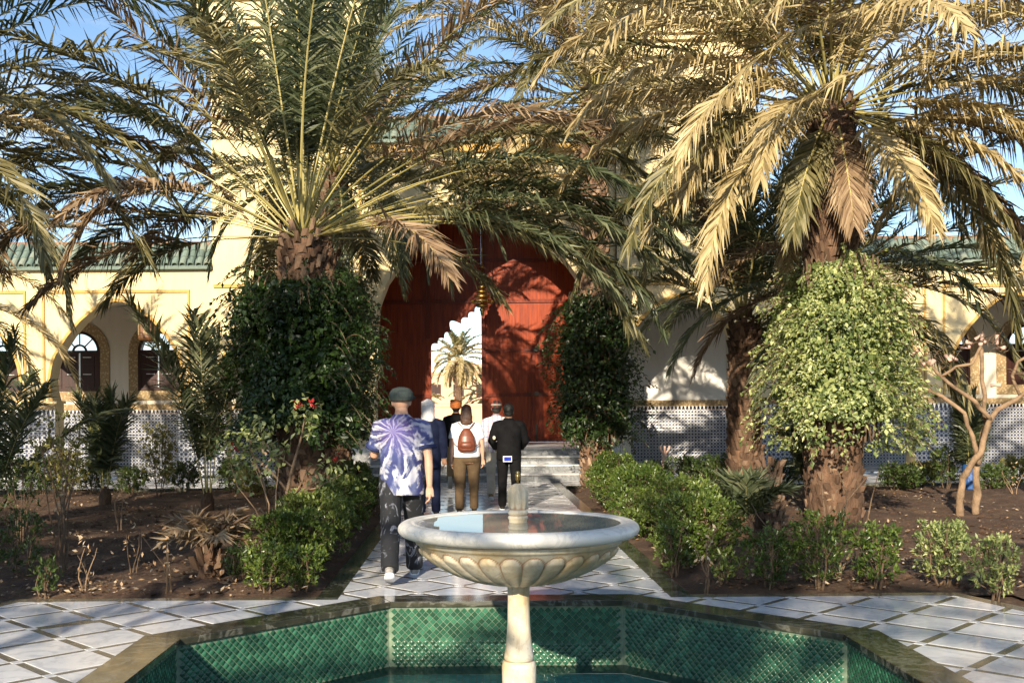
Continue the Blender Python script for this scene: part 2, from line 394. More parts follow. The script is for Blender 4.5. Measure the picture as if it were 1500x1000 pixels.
for x0, x1, y0, y1 in ((-600, 600, -300, 3.4), (-600, -3, 3.4, 9.3), (3.5, 600, 3.4, 9.3), (-600, 600, 9.3, 21.3), (-600, 600, 21.3, 1500)):
    ground.box(x0, x1, y0, y1, -.3, -.06)
g = ground.build('ground', M['soil']); tag(g, kind='structure')
def flat_regions(conts, z, name, mat):
    mb = MB()
    for Q in conts:
        for s in SECT:
            P = clip_poly(Q, s)
            if len(P) > 2 and area(P) > 1e-4: mb.poly_xy(P, z - .06, z)
    return mb.build(name, mat, kind='structure')
terr = flat_regions([T_OUT[::-1] if False else list(reversed(T_OUT))] if False else [[(-3.96, BED_Y), (-4.3, 8.1), (-4.3, -4), (4.6, -4), (4.45, 8.1), (4.12, BED_Y)]], -.003, 'terrace', M['tile_band'])
foot = flat_regions([[(-1.36, BED_Y), (1.84, BED_Y), (1.84, 23.0), (-1.36, 23.0)][0:4]], -.003, 'footpath', M['tile_band'])
# borders along the path (each border is laid in long slabs)
for x0, x1 in ((-1.36, -1.17), (1.65, 1.84)):
    y = BED_Y - .15
    while y < 21.2:
        y1 = min(y + 1.4, 21.3)
        mb = MB(); mb.box(x0, x1, y + .003, y1 - .003, -.03, .001); mb.build('border_slab', M['border'], foot); y = y1
# diagonal paving
cells = []; h = .35; w2 = .068 / 2 * math.sqrt(2)
NX0, NY0 = -1.2, 9.2
for i in range(-60, 60):
    for j in range(-60, 60):
        if (i + j) % 2 == 0: continue
        cx, cy = NX0 + i * h, NY0 + j * h
        if -5 < cx < 5.2 and -4.5 < cy < 23.5: cells.append((cx, cy))
smalls = [(NX0 + i * h, NY0 + j * h) for i in range(-20, 30) for j in range(-40, 45) if (i + j) % 2 == 0]
def diamond(cx, cy, r): return [(cx, cy - r), (cx + r, cy), (cx, cy + r), (cx - r, cy)]
def in_view(x, y): return y > 3.6 and -.5 * y - .4 < x < .56 * y + .4
T_CCW = [(-4.12, -4), (4.42, -4), (4.27, 8.1), (4.03, BED_Y - .15), (-3.86, BED_Y - .15), (-4.12, 8.1)]
work = []
for nm, Q, par in (('terrace', T_CCW, terr), ('footpath', PATH, foot)):
    for cx, cy in cells:
        pcs = []
        for s in SECT:
            P = clip_poly(clip_poly(diamond(cx, cy, h - w2), Q) or [], s) if True else []
            if len(P) > 2 and area(P) > 4e-4: pcs.append(P)
        if pcs: work.append((math.hypot(cx, cy) if in_view(cx, cy) else 99, pcs, par))
work.sort(key=lambda t: t[0]); cnt = {terr: 0, foot: 0}; rest = {terr: MB(), foot: MB()}
for d, pcs, par in work:
    if cnt[par] < 280 and d < 90:
        mb = MB(); lift = random.uniform(-.0008, .0008)
        for P in pcs: mb.poly_xy(P, -.03, lift)
        ax, ay = random.gauss(0, .0022), random.gauss(0, .0022); cx_, cy_ = pcs[0][0]
        mb.V = [(a_, b_, c_ + (ax * (a_ - cx_) + ay * (b_ - cy_) if c_ > -.01 else 0)) for a_, b_, c_ in mb.V]
        mb.build('tile', M['tile_white'], par); cnt[par] += 1
    else:
        for P in pcs: rest[par].poly_xy(P, -.03, 0)
for par in rest:
    if rest[par].V: rest[par].build('tiles', M['tile_white'], par, kind='stuff')
for Q, par in ((T_CCW, terr), (PATH, foot)):
    mb = MB()
    for cx, cy in smalls:
        for s in SECT:
            P = clip_poly(clip_poly(diamond(cx, cy, w2 * .97), Q) or [], s)
            if len(P) > 2 and area(P) > 4e-4: mb.poly_xy(P, -.03, .0005)
    mb.build('tile_insets', M['tile_white'], par, kind='stuff')
# walkway in front of the building
def walk_mat():
    m, n, l, p = nt('walkway_marble'); v = pos(n)
    b = n.new('ShaderNodeTexBrick'); b.offset = 0; b.inputs['Scale'].default_value = 1; b.inputs['Brick Width'].default_value = .5; b.inputs['Row Height'].default_value = .5
    b.inputs['Mortar Size'].default_value = .03; b.inputs['Color1'].default_value = (.52, .53, .55, 1); b.inputs['Color2'].default_value = (.66, .66, .68, 1); b.inputs['Mortar'].default_value = (.1, .09, .07, 1)
    mp_ = n.new('ShaderNodeMapping'); mp_.inputs['Rotation'].default_value = (0, 0, R(45)); l.new(v, mp_.inputs['Vector']); l.new(mp_.outputs[0], b.inputs['Vector'])
    l.new(b.outputs['Color'], p.inputs['Base Color']); p.inputs['Roughness'].default_value = .25; return m
M['walk'] = walk_mat()
for x0, x1 in ((-20, -1.364), (1.844, 22)):
    mb = MB(); mb.box(x0, x1, 21.4, 25.0, -.06, .02); mb.build('walkway', M['walk'], kind='structure')
    mb = MB(); mb.box(x0, x1, 21.25, 21.398, -.06, .04); mb.build('kerb_shadow', M['border'], kind='structure')  # edge strip in dark marble, its tone stands in for a shadow line
mb = MB(); mb.box(-20, -2.4, 25.0, 29, -.06, .05); mb.box(2.9, 22, 25.0, 29, -.06, .05); mb.build('arcade_floor', M['walk'], kind='structure')
# planting beds : lumpy soil
def bed(x0, x1, y0, y1, step=.09):
    nx = int((x1 - x0) / step) + 1; ny = int((y1 - y0) / step) + 1
    X, Y = np.meshgrid(np.linspace(x0, x1, nx), np.linspace(y0, y1, ny))
    Z = np.zeros_like(X)
    for j in range(ny):
        for i in range(nx):
            x, y = X[j, i], Y[j, i]
            e = min(1, min(x - x0, x1 - x, y - y0, y1 - y) / .35)
            Z[j, i] = -.03 + e * (.035 + .07 * noise.noise((x * .7, y * .7, 0)) + .05 * abs(noise.noise((x * 2.6, y * 2.6, 3))) + .045 * abs(noise.noise((x * 7, y * 7, 5))))
    V = np.stack([X, Y, Z], -1).reshape(-1, 3)
    a = (np.arange(ny - 1)[:, None] * nx + np.arange(nx - 1)[None, :]).ravel()
    F = np.stack([a, a + 1, a + nx + 1, a + nx], -1)
    return link('soil_bed', mesh_np('soil_bed', V, F, M['soil'], smooth=True), kind='structure')
bed(-9.0, -1.362, BED_Y + .002, 21.24); bed(1.842, 12.0, BED_Y + .002, 21.24)
bed(4.62, 9, 3.0, BED_Y - .003, .14); bed(-9, -4.32, 3.0, BED_Y - .003, .14)

# pool basin : thing with coping slabs, walls of diamond tiles
basin = empty('tiled_basin', (0, 0, 0), 0, 'sunken octagonal pool lined with green diamond tiles around the fountain', 'pool')
OI = octo(A_in)
for k in range(8):
    p, q, q2, p2 = OO[k], OO[(k + 1) % 8], OI[(k + 1) % 8], OI[k]
    mb = MB(); mb.poly_xy([p2, p, q, q2], -.035, .012); mb.build('coping_slab', M['border'], basin, bevel=.004)
OW = octo(A_in + .03)
pool_z, wat_z = -.60, -.53
tile_r = .029; tm = MB(); e = .026
tm.add([(-e, 0, 0), (0, 0, -e), (e, 0, 0), (0, 0, e), (-e * .85, -.004, 0), (0, -.004, -e * .85), (e * .85, -.004, 0), (0, -.004, e * .85)],
       [(4, 5, 6, 7), (0, 1, 5, 4), (1, 2, 6, 5), (2, 3, 7, 6), (3, 0, 4, 7)])
tile_me = tm.mesh('diamond_tile', M['green_tile'])
wm = MB(); singles = []; many = []
for k in range(8):
    p, q = Vector((*OW[k], 0)), Vector((*OW[(k + 1) % 8], 0)); d = (q - p); L = d.length; d.normalize()
    nrm = Vector((d.y, -d.x, 0)); ctr = Vector((BX, BY, 0))
    if nrm.dot(ctr - p) < 0: nrm = -nrm
    wm.add([p, q, q + Vector((0, 0, pool_z)), p + Vector((0, 0, pool_z)), p - nrm * .1, q - nrm * .1, q - nrm * .1 + Vector((0, 0, pool_z)), p - nrm * .1 + Vector((0, 0, pool_z))],
           [(0, 1, 2, 3), (4, 7, 6, 5), (0, 3, 7, 4), (1, 5, 6, 2)])
    if (p.y + q.y) / 2 < BY - .5: continue
    ang = math.atan2(-nrm.y, -nrm.x) - math.pi / 2   # local -y faces into the pool
    nu = int(L / (2 * tile_r)); off = (L - nu * 2 * tile_r) / 2
    rows = int(.50 / tile_r)
    for r in range(1, rows):
        for c in range(nu + 1):
            u = off + 2 * tile_r * c + (tile_r if r % 2 else 0)
            if not (tile_r < u < L - tile_r): continue
            P = p + d * u + Vector((0, 0, -.045 - r * tile_r)) + nrm * .001
            px = P.x / P.y
            (singles if (k == 1 and len(singles) < 300 and u > .05) else many).append((P, ang, k))
for P, a, k in singles: link('diamond_tile', tile_me, basin, P, (random.uniform(-.02, .02), random.uniform(-.06, .06), a + random.uniform(-.02, .02)))
V0 = np.array([v.co[:] for v in tile_me.vertices]); F0 = np.array([list(f.vertices) for f in tile_me.polygons])
VV = []; FF = []; RR = []
for i, (P, a, k) in enumerate(many):
    c, s = math.cos(a), math.sin(a); jt = random.uniform(-.05, .05); W = V0.copy(); V0x = V0[:, 0] - V0[:, 2] * jt; W[:, 2] = V0[:, 2] + V0[:, 0] * jt; W[:, 0] = V0x * c - V0[:, 1] * s + P.x; W[:, 1] = V0x * s + V0[:, 1] * c + P.y; W[:, 2] += P.z
    VV.append(W); FF.append(F0 + 8 * i); RR += [random.random()] * len(F0)
link('diamond_tiles', mesh_np('diamond_tiles', np.concatenate(VV), np.concatenate(FF), M['green_tile'], rnd=RR), basin, kind='stuff')
wm.build('wall', M['grout'], basin)
# square row at the foot of the walls and the tiled floor
def floor_mat():
    m, n, l, p = nt('pool_floor_tiles'); v = pos(n)
    b = n.new('ShaderNodeTexBrick'); b.offset = 0; b.inputs['Scale'].default_value = 1; b.inputs['Brick Width'].default_value = .055; b.inputs['Row Height'].default_value = .055
    b.inputs['Mortar Size'].default_value = .004; b.inputs['Color1'].default_value = (.10, .38, .32, 1); b.inputs['Color2'].default_value = (.22, .55, .46, 1); b.inputs['Mortar'].default_value = (.25, .33, .27, 1)
    l.new(v, b.inputs['Vector']); l.new(b.outputs['Color'], p.inputs['Base Color']); p.inputs['Roughness'].default_value = .25; return m
mb = MB(); mb.poly_xy(octo(A_in + .025), pool_z - .05, pool_z); mb.build('floor', floor_mat(), basin)
mb = MB(); mb.poly_xy(octo(A_in + .028), wat_z - .002, wat_z)
me = bpy.data.meshes.new('pool_water'); me.from_pydata([(x, y, wat_z) for x, y in octo(A_in + .028)], [], [tuple(range(8))]); me.materials.append(M['pool_water'])
link('pool_water', me, kind='structure')

# ------------------------------------------------------------------ fountain
ft = empty('marble_fountain', (BX + .01, BY, pool_z), 0, 'pale marble fountain bowl on a slim column in the green pool', 'fountain')
fx = 0; FZ = -pool_z
def fz(z): return z + FZ
prof = [(.06, .545), (.10, .545), (.18, .55), (.27, .572), (.36, .605), (.44, .645), (.51, .69), (.56, .73), (.592, .765), (.61, .79), (.625, .80), (.632, .815), (.632, .83), (.645, .838)]
P2 = []
for i in range(len(prof) - 1):
    for t in range(4):
        f = t / 4; P2.append((prof[i][0] * (1 - f) + prof[i + 1][0] * f, fz(prof[i][1] * (1 - f) + prof[i + 1][1] * f)))
P2.append((prof[-1][0], fz(prof[-1][1])))
NL = 28
def gad(i, q, r, z):
    zz = z - FZ
    u = ((q * NL / (2 * math.pi)) % 1) * 2 - 1
    top = .772 - .05 * (abs(u) ** 2.4)
    if zz > top: return 0
    dz = min(1, (top - zz) / .03)
    amp = .036 * min(1, r / .25)
    return (amp * math.sqrt(max(0, 1 - u * u * .98))) * math.sqrt(dz) * 1.0 - .004
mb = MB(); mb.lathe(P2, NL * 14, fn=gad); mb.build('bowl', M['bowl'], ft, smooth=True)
ringp = []
for t in range(0, 21):
    a = -math.pi * .62 + t / 20 * math.pi * 1.30
    ringp.append((.675 + .055 * math.cos(a), fz(.880) + .043 * math.sin(a)))
ringp = [(.60, fz(.838))] + ringp + [(.640, fz(.921)), (.622, fz(.917)), (.613, fz(.905)), (.60, fz(.88)), (.50, fz(.83)), (.2, fz(.79)), (.02, fz(.785))]
mb = MB(); mb.lathe(ringp, 120); mb.build('rim', M['rim'], ft, smooth=True)
mb = MB(); mb.lathe([(.074, fz(.56)), (.068, fz(.54)), (.066, fz(.45)), (.069, fz(.30)), (.078, fz(.18)), (.090, fz(.105)), (.092, fz(.09)), (.086, fz(.082)), (.086, fz(.076)), (.098, fz(.07)), (.105, fz(.04)), (.103, fz(-.1)), (.11, fz(-.3)), (.17, fz(-.45)), (.20, fz(-.60))][::-1], 48)
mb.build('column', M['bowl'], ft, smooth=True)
def lob(i, q, r, z): return .004 * math.cos(q * 8) if z > fz(1.0) else 0
mb = MB(); mb.lathe([(.055, fz(.80)), (.055, fz(.925)), (.058, fz(.932)), (.062, fz(.94)), (.058, fz(.95)), (.052, fz(.955)), (.058, fz(.962)), (.063, fz(.972)), (.058, fz(.984)), (.05, fz(.99)), (.056, fz(1.01)), (.061, fz(1.05)), (.060, fz(1.085)), (.052, fz(1.115)), (.035, fz(1.137)), (.012, fz(1.147))], 48, fn=lob)
mb.build('finial', M['bowl'], ft, smooth=True)
mb = MB(); mb.lathe([(.007, fz(1.14)), (.006, fz(1.16)), (.014, fz(1.17)), (.017, fz(1.19)), (.016, fz(1.205)), (.010, fz(1.208)), (.012, fz(1.215)), (.009, fz(1.222))], 16); mb.build('nozzle', M['brass'], ft, smooth=True)
me = bpy.data.meshes.new('bowl_water'); n_ = 64
me.from_pydata([(.618 * math.cos(2 * math.pi * i / n_), .618 * math.sin(2 * math.pi * i / n_), fz(.912)) for i in range(n_)], [], [tuple(range(n_))]); me.materials.append(M['bowl_water'])
link('water', me, ft)

# ------------------------------------------------------------------ building
FY = 25.0
ARC = [(1.51, 1.86), (1.57, 2.12), (1.58, 2.4), (1.53, 2.69), (1.45, 2.93), (1.33, 3.13), (1.14, 3.42), (.84, 3.76), (.45, 4.08), (.2, 4.19)]
def arch_notch(cx, arc, apex, jamb, z0):
    """points left-bottom -> apex -> right-bottom"""
    L = [(cx - jamb, z0), (cx - jamb, arc[0][1] - .02)] + [(cx - x, z) for x, z in arc]
    return L + [(cx, apex)] + [(2 * cx - x, z) for x, z in L[::-1]]
def archwall(mb, x0, x1, cx, arc, apex, jamb, zt, y0, y1, m=0):
    N = arch_notch(cx, arc, apex, jamb, 0)
    k = len(N) // 2
    mb.poly_xz([(x0, 0)] + N[:k + 1] + [(cx, zt), (x0, zt)], y0, y1, m)
    mb.poly_xz([(cx, zt), (cx, apex)] + N[k + 1:] + [(x1, 0), (x1, zt)], y0, y1, m)
def arch_band(mb, cx, arc, apex, w, y0, y1):
    ins = [(cx - x, z) for x, z in arc] + [(cx, apex)] + [(cx + x, z) for x, z in arc[::-1]]
    out = []
    c = (cx, arc[0][1] + (apex - arc[0][1]) * .3)
    for x, z in ins:
        d = math.hypot(x - c[0], z - c[1]); out.append((x + (x - c[0]) / d * w, z + (z - c[1]) / d * w))
    for i in range(len(ins) - 1): mb.poly_xz([ins[i], ins[i + 1], out[i + 1], out[i]], y0, y1)
rt = MB(); n_ = 7; r_ = .085; Lt = .30
Vt = []; 
for yy, rr, zz in ((0, r_, 0), (Lt, r_ * .86, 0)):
    for i in range(n_):
        a = math.pi * i / (n_ - 1); Vt.append((rr * math.cos(a), yy, rr * math.sin(a) * .9 + zz))
for yy, rr in ((0, r_ * .72),):
    for i in range(n_):
        a = math.pi * i / (n_ - 1); Vt.append((rr * math.cos(a), yy, rr * math.sin(a) * .9))
Ft = [(i, i + 1, n_ + i + 1, n_ + i) for i in range(n_ - 1)] + [(i + 1, i, 2 * n_ + i, 2 * n_ + i + 1) for i in range(n_ - 1)]
rt.add(Vt, Ft); roof_me = rt.mesh('roof_tile', M['roof_tile'], smooth=False)
def tile_roof(parent, x0, x1, yf, z0, rows=3, tilt=48, limit=300):
    """barrel tiles climbing away from the eave, with recessed under-tiles"""
    t = R(tilt); n = int((x1 - x0) / .19); step = (x1 - x0) / n
    mb = MB(); L = rows * .24 + .06
    mb.add([(x0, yf, z0 - .03), (x1, yf, z0 - .03), (x1, yf + L * math.cos(t), z0 - .03 + L * math.sin(t)), (x0, yf + L * math.cos(t), z0 - .03 + L * math.sin(t)),
            (x0, yf, z0 - .1), (x1, yf, z0 - .1), (x1, yf + L * math.cos(t), z0 - .1), (x0, yf + L * math.cos(t), z0 - .1)],
           [(0, 1, 2, 3), (4, 5, 1, 0), (5, 6, 2, 1), (6, 7, 3, 2), (7, 4, 0, 3), (7, 6, 5, 4)])
    mb.build('roof_bed', M['roof_tile'], parent)
    for r in range(rows):
        for i in range(n):
            s = r * .24
            link('roof_tile', roof_me, parent, (x0 + step * (i + .5) + random.uniform(-.006, .006), yf - .02 + s * math.cos(t), z0 - .01 + s * math.sin(t) + .012 * 0), (t - R(3) + random.uniform(-.02, .02), 0, random.uniform(-.02, .02)))
    return yf + L * math.cos(t), z0 + L * math.sin(t)
gate = empty('gatehouse', (.25, FY, 0), 0, 'tall cream gatehouse with great pointed arch and two towers behind the palms', 'gatehouse')
inv = Matrix.Translation((-.25, -FY, 0))
def gpart(mb, name, mat, parent, loc=(0, 0, 0), **k):
    o = mb.build(name, mat, parent, **k); o.matrix_parent_inverse = Matrix.Translation(Vector(parent.location) * -1) if parent.parent is None else Matrix(); return o
def wpos(o, parent):  # keep world coords for children of moved empties
    o.matrix_parent_inverse = Matrix.Translation(Vector(parent.location) * -1)
BIG = [(2.44, 2.43), (2.53, 2.9), (2.56, 3.5), (2.50, 4.1), (2.30, 4.62), (2.0, 5.05), (1.56, 5.65), (1.0, 6.2), (.5, 6.55)]
mb = MB(); archwall(mb, -2.55 - .35, 3.05 + .35, .25, BIG, 6.78, 2.60, 7.95, FY, FY + .6); gpart(mb, 'wall', M['wall'], gate)
mb = MB(); arch_band(mb, .25, BIG, 6.78, .17, FY - .06, FY - .002); gpart(mb, 'arch_moulding', M['wall'], gate)
for x0, x1 in ((-2.42, -2.10 - .1), (2.70, 2.92)):
    pass
mb = MB()   # imposts under the arch and base jambs
for sx in (-1, 1):
    xx = .25 + sx * 2.60; mb.poly_xz([(xx, 2.2), (xx - sx * .06, 2.3), (xx - sx * .2, 2.44), (xx, 2.44), (xx + sx * .3, 2.44), (xx + sx * .3, 2.2)], FY - .08, FY - .003)
gpart(mb, 'impost', M['wall'], gate)
mb = MB()
for z0, z1, d in ((7.42, 7.50, .05), (7.70, 7.80, .10), (7.80, 7.95, .04)): mb.box(-2.9, 3.4, FY - d, FY - .002, z0, z1)
gpart(mb, 'cornice', M['ochre'], gate)
mb = MB()
for x0, x1 in ((-2.72, -2.66), (3.16, 3.22)): mb.box(x0, x1, FY - .03, FY - .002, 1.8, 7.1)
mb.box(-2.72, 3.22, FY - .031, FY - .003, 7.101, 7.16); gpart(mb, 'frame_moulding', M['ochre'], gate)
yb, zt = tile_roof(gate, -2.9, 3.4, FY - .12, 8.02, 3)
for o in [c for c in C.objects if c.parent == gate and c.name.startswith('roof')]: wpos(o, gate)
mb = MB(); mb.box(-2.9, 3.4, yb - .02, yb + .3, 7.95, zt + .08); mb.box(-2.898, 3.398, FY + .001, yb - .03, 7.951, 8.0); gpart(mb, 'parapet', M['stone_edge'], gate)
# passage behind the arch
mb = MB(); mb.box(-3.3, -3.0, FY + .6, 29.0, .2, 7.9); mb.box(3.5, 3.8, FY + .6, 29.0, .2, 7.9); mb.box(-3.3, 3.8, FY + .6, 29.0, 7.0, 7.3); gpart(mb, 'passage_wall', M['pale'], gate)
# towers flanking
for sx, cx in ((-1, -4.42), (1, 4.92)):
    x0, x1 = cx - 1.78, cx + 1.78
    if sx < 0: x1 = -2.902
    else: x0 = 3.402
    mb = MB(); archwall(mb, x0, x1, cx, ARC, 4.22, 1.62 if False else 1.46, 10.3, FY - .05, FY + .5)
    mb.box(x0 + (0 if sx < 0 else 0), x0 + .3, FY + .501, 29, 5.3, 10.3); mb.box(x1 - .3, x1, FY + .501, 29, 5.3, 10.3); mb.box(x0 + .301, x1 - .301, 28.7, 29, 5.3, 10.3)
    gpart(mb, 'tower', M['wall'], gate)
    mb = MB()
    for i, (z0, z1, d) in enumerate(((9.9, 10.0, .05), (10.3, 10.42, .12), (10.42, 10.6, .22), (10.6, 11.2, .32), (11.2, 11.35, .4))): mb.box(x0 - d, x1 + d, FY - .052 - d, 29 + d, z0, z1) if i else mb.box(x0, x1, FY - .1, FY - .052, z0, z1)
    gpart(mb, 'tower_cornice', M['wall'], gate)
    mb = MB(); arch_band(mb, cx, ARC, 4.22, .09, FY - .08, FY - .052); mb.box(cx - 1.75, cx + 1.75, FY - .09, FY - .052, 4.52, 4.6); gpart(mb, 'frame_moulding', M['ochre'], gate)
    for px0, px1 in ((x0 + .003, cx - 1.462), (cx + 1.462, x1 - .003)):
        mb = MB(); mb.box(px0, px1, FY - .075, FY + .51, .05, 1.55); mb.box(px0, px1, FY - .078, FY + .512, 1.552, 1.66, 1); mb.box(px0, px1, FY - .076, FY + .511, 1.662, 1.80, 2)
        gpart(mb, 'mosaic_pier', [M['zell'], M['frieze'], M['stucco']], gate)
# stairs and landing
st = empty('staircase', (.25, 23, 0), 0, 'grey marble steps rising to the red gate', 'stairs')
for i in range(4):
    mb = MB(); y0 = 23.0 + i * .34
    mb.box(-2.35, 2.85, y0, y0 + (.36 if i < 3 else .6), -.05 if i == 0 else i * .178 - .02, (i + 1) * .178 - .035)
    gpart(mb, 'riser', M['step'], st)
    mb = MB(); mb.box(-2.38, 2.88, y0 - .03, y0 + (.34 if i < 3 else .62), (i + 1) * .178 - .034, (i + 1) * .178); gpart(mb, 'tread', M['tread'], st, bevel=.006)
mb = MB(); mb.box(-2.9, 3.4, 24.65, 29.0, .3, .708); mb.box(-20, 20, 29.0, 36, -.1, .70); mb.build('landing', M['tread'], kind='structure')
# doors
DY = 28.3
def scallop():
    """lobed diagonal edge of the small doorway, from its left jamb up to the apex"""
    a, b = Vector((-1.15, 3.22)), Vector((.20, 4.36)); pts = []
    lobes = [(0, .13, .38), (.13, .26, .38), (.26, .40, .38), (.40, .60, .68), (.60, .74, .38), (.74, .87, .38), (.87, 1.0, .38)]
    d = b - a; nn = Vector((-d.y, d.x)).normalized()
    for s0, s1, k in lobes:
        for t in range(9):
            u = t / 8; s = s0 + (s1 - s0) * u; hh = k * (s1 - s0) * d.length * math.sin(math.pi * u)
            pts.append(tuple(a + d * s + nn * hh))
    return pts
SC = scallop()
dl = empty('door', (-2.9, DY, .71)); dl.parent = gate; wpos(dl, gate); dl['label'] = 'left leaf of the red gate with a lobed doorway edge'
dr = empty('door', (.2, DY - .3, .71)); dr.parent = gate; wpos(dr, gate); dr['label'] = 'right leaf of the red gate, folded forward'
def dpart(mb, name, mat, par, **k):
    o = mb.build(name, mat, par, **k); o.matrix_parent_inverse = Matrix.Translation(Vector(par.location) * -1); return o
mb = MB(); mb.poly_xz([(-2.95, .72), (-1.15, .72), (-1.15, 3.22)] + SC + [(.20, 6.95), (-2.95, 6.95)], DY, DY + .09); dpart(mb, 'leaf', M['redwood'], dl)
# vertical boards stand slightly proud
xb = -2.93
while xb < -1.2:
    mb = MB(); x1 = min(xb + .285, -1.16); zt_ = 4.42; mb.box(xb + .006, x1 - .006, DY - .012, DY - .001, .74, zt_); dpart(mb, 'board', M['redwood'], dl); xb += .285
for z in (1.9, 4.45, 5.55):
    mb = MB(); mb.box(-2.93, -1.17 if z < 4 else .2, DY - .045, DY - .013, z, z + .10); dpart(mb, 'rail', M['redframe'], dl)
for x in (-1.28, -2.9):
    mb = MB(); mb.box(x, x + .11, DY - .05, DY - .0135, .74 if x < -2 else 3.5, 6.9); dpart(mb, 'stile', M['redframe'], dl)
mb = MB(); mb.box(-2.5, -1.9, DY - .07, DY - .046, 1.93, 1.97); mb.lathe([(.05, 2.1), (.05, 2.14)], 12, -2.3, DY - .05); dpart(mb, 'bolt', M['iron'], dl)
Y2 = DY - .3
mb = MB(); mb.box(.20, 3.45, Y2, Y2 + .09, .72, 6.95); dpart(mb, 'leaf', M['redwood'], dr)
xb = .30
while xb < 3.4:
    mb = MB(); mb.box(xb + .005, min(xb + .235, 3.44) - .005, Y2 - .012, Y2 - .001, .74, 6.9); dpart(mb, 'board', M['redwood'], dr); xb += .235
for z in (.74, 1.93, 3.1, 4.42, 5.5):
    mb = MB(); mb.box(.22, 3.42, Y2 - .05, Y2 - .0125, z, z + .09); dpart(mb, 'rail', M['redframe'], dr)
for x, w in ((.21, .09), (1.5, .12), (1.70, .12), (3.3, .1)):
    mb = MB(); mb.box(x, x + w, Y2 - .055, Y2 - .013, .73, 3.19 if 1 < x < 2 else 6.9); dpart(mb, 'stile', M['redframe'], dr)
for z in (1.97, 3.14):
    mb = MB(); mb.box(1.35, 1.95, Y2 - .085, Y2 - .056, z, z + .035); mb.box(1.60, 1.70, Y2 - .11, Y2 - .056, z - .02, z + .09); dpart(mb, 'bolt', M['iron'], dr)
mb = MB(); mb.box(1.62, 1.66, Y2 - .08, Y2 - .056, .76, 1.2); dpart(mb, 'bolt', M['iron'], dr)

# chandelier
ch = empty('chandelier', (.22, 26.9, 4.1), 0, 'tiered brass lantern hanging in the great arch', 'lantern')
mb = MB(); mb.lathe([(.012, 2.9), (.012, 1.1)][::-1], 8); mb.build('rod', M['brass'], ch)
mb = MB()
for z, r in ((0, .07), (.1, .16), (.22, .24), (.34, .20), (.46, .15), (.58, .11), (.70, .06)): mb.lathe([(r * .8, z), (r, z + .02), (r, z + .05), (r * .7, z + .09)], 20)
mb.lathe([(.03, -.12), (.05, -.05), (.03, 1.15)], 10); mb.lathe([(.03, .85), (.09, .9), (.09, .95), (.03, 1.0)], 12); mb.lathe([(.03, 1.1), (.07, 1.14), (.03, 1.2)], 12)
mb.build('body', M['brass'], ch, smooth=True)
for k in range(12):
    a = k * math.pi / 6; mb = MB(); mb.ball((.27 * math.cos(a), .27 * math.sin(a), .25), .02, .02, .04, 8, 6); mb.tube([(.2 * math.cos(a), .2 * math.sin(a), .22), (.27 * math.cos(a), .27 * math.sin(a), .2), (.27 * math.cos(a), .27 * math.sin(a), .24)], .008, 6)
    mb.build('lamp_cup', M['brass'], ch)

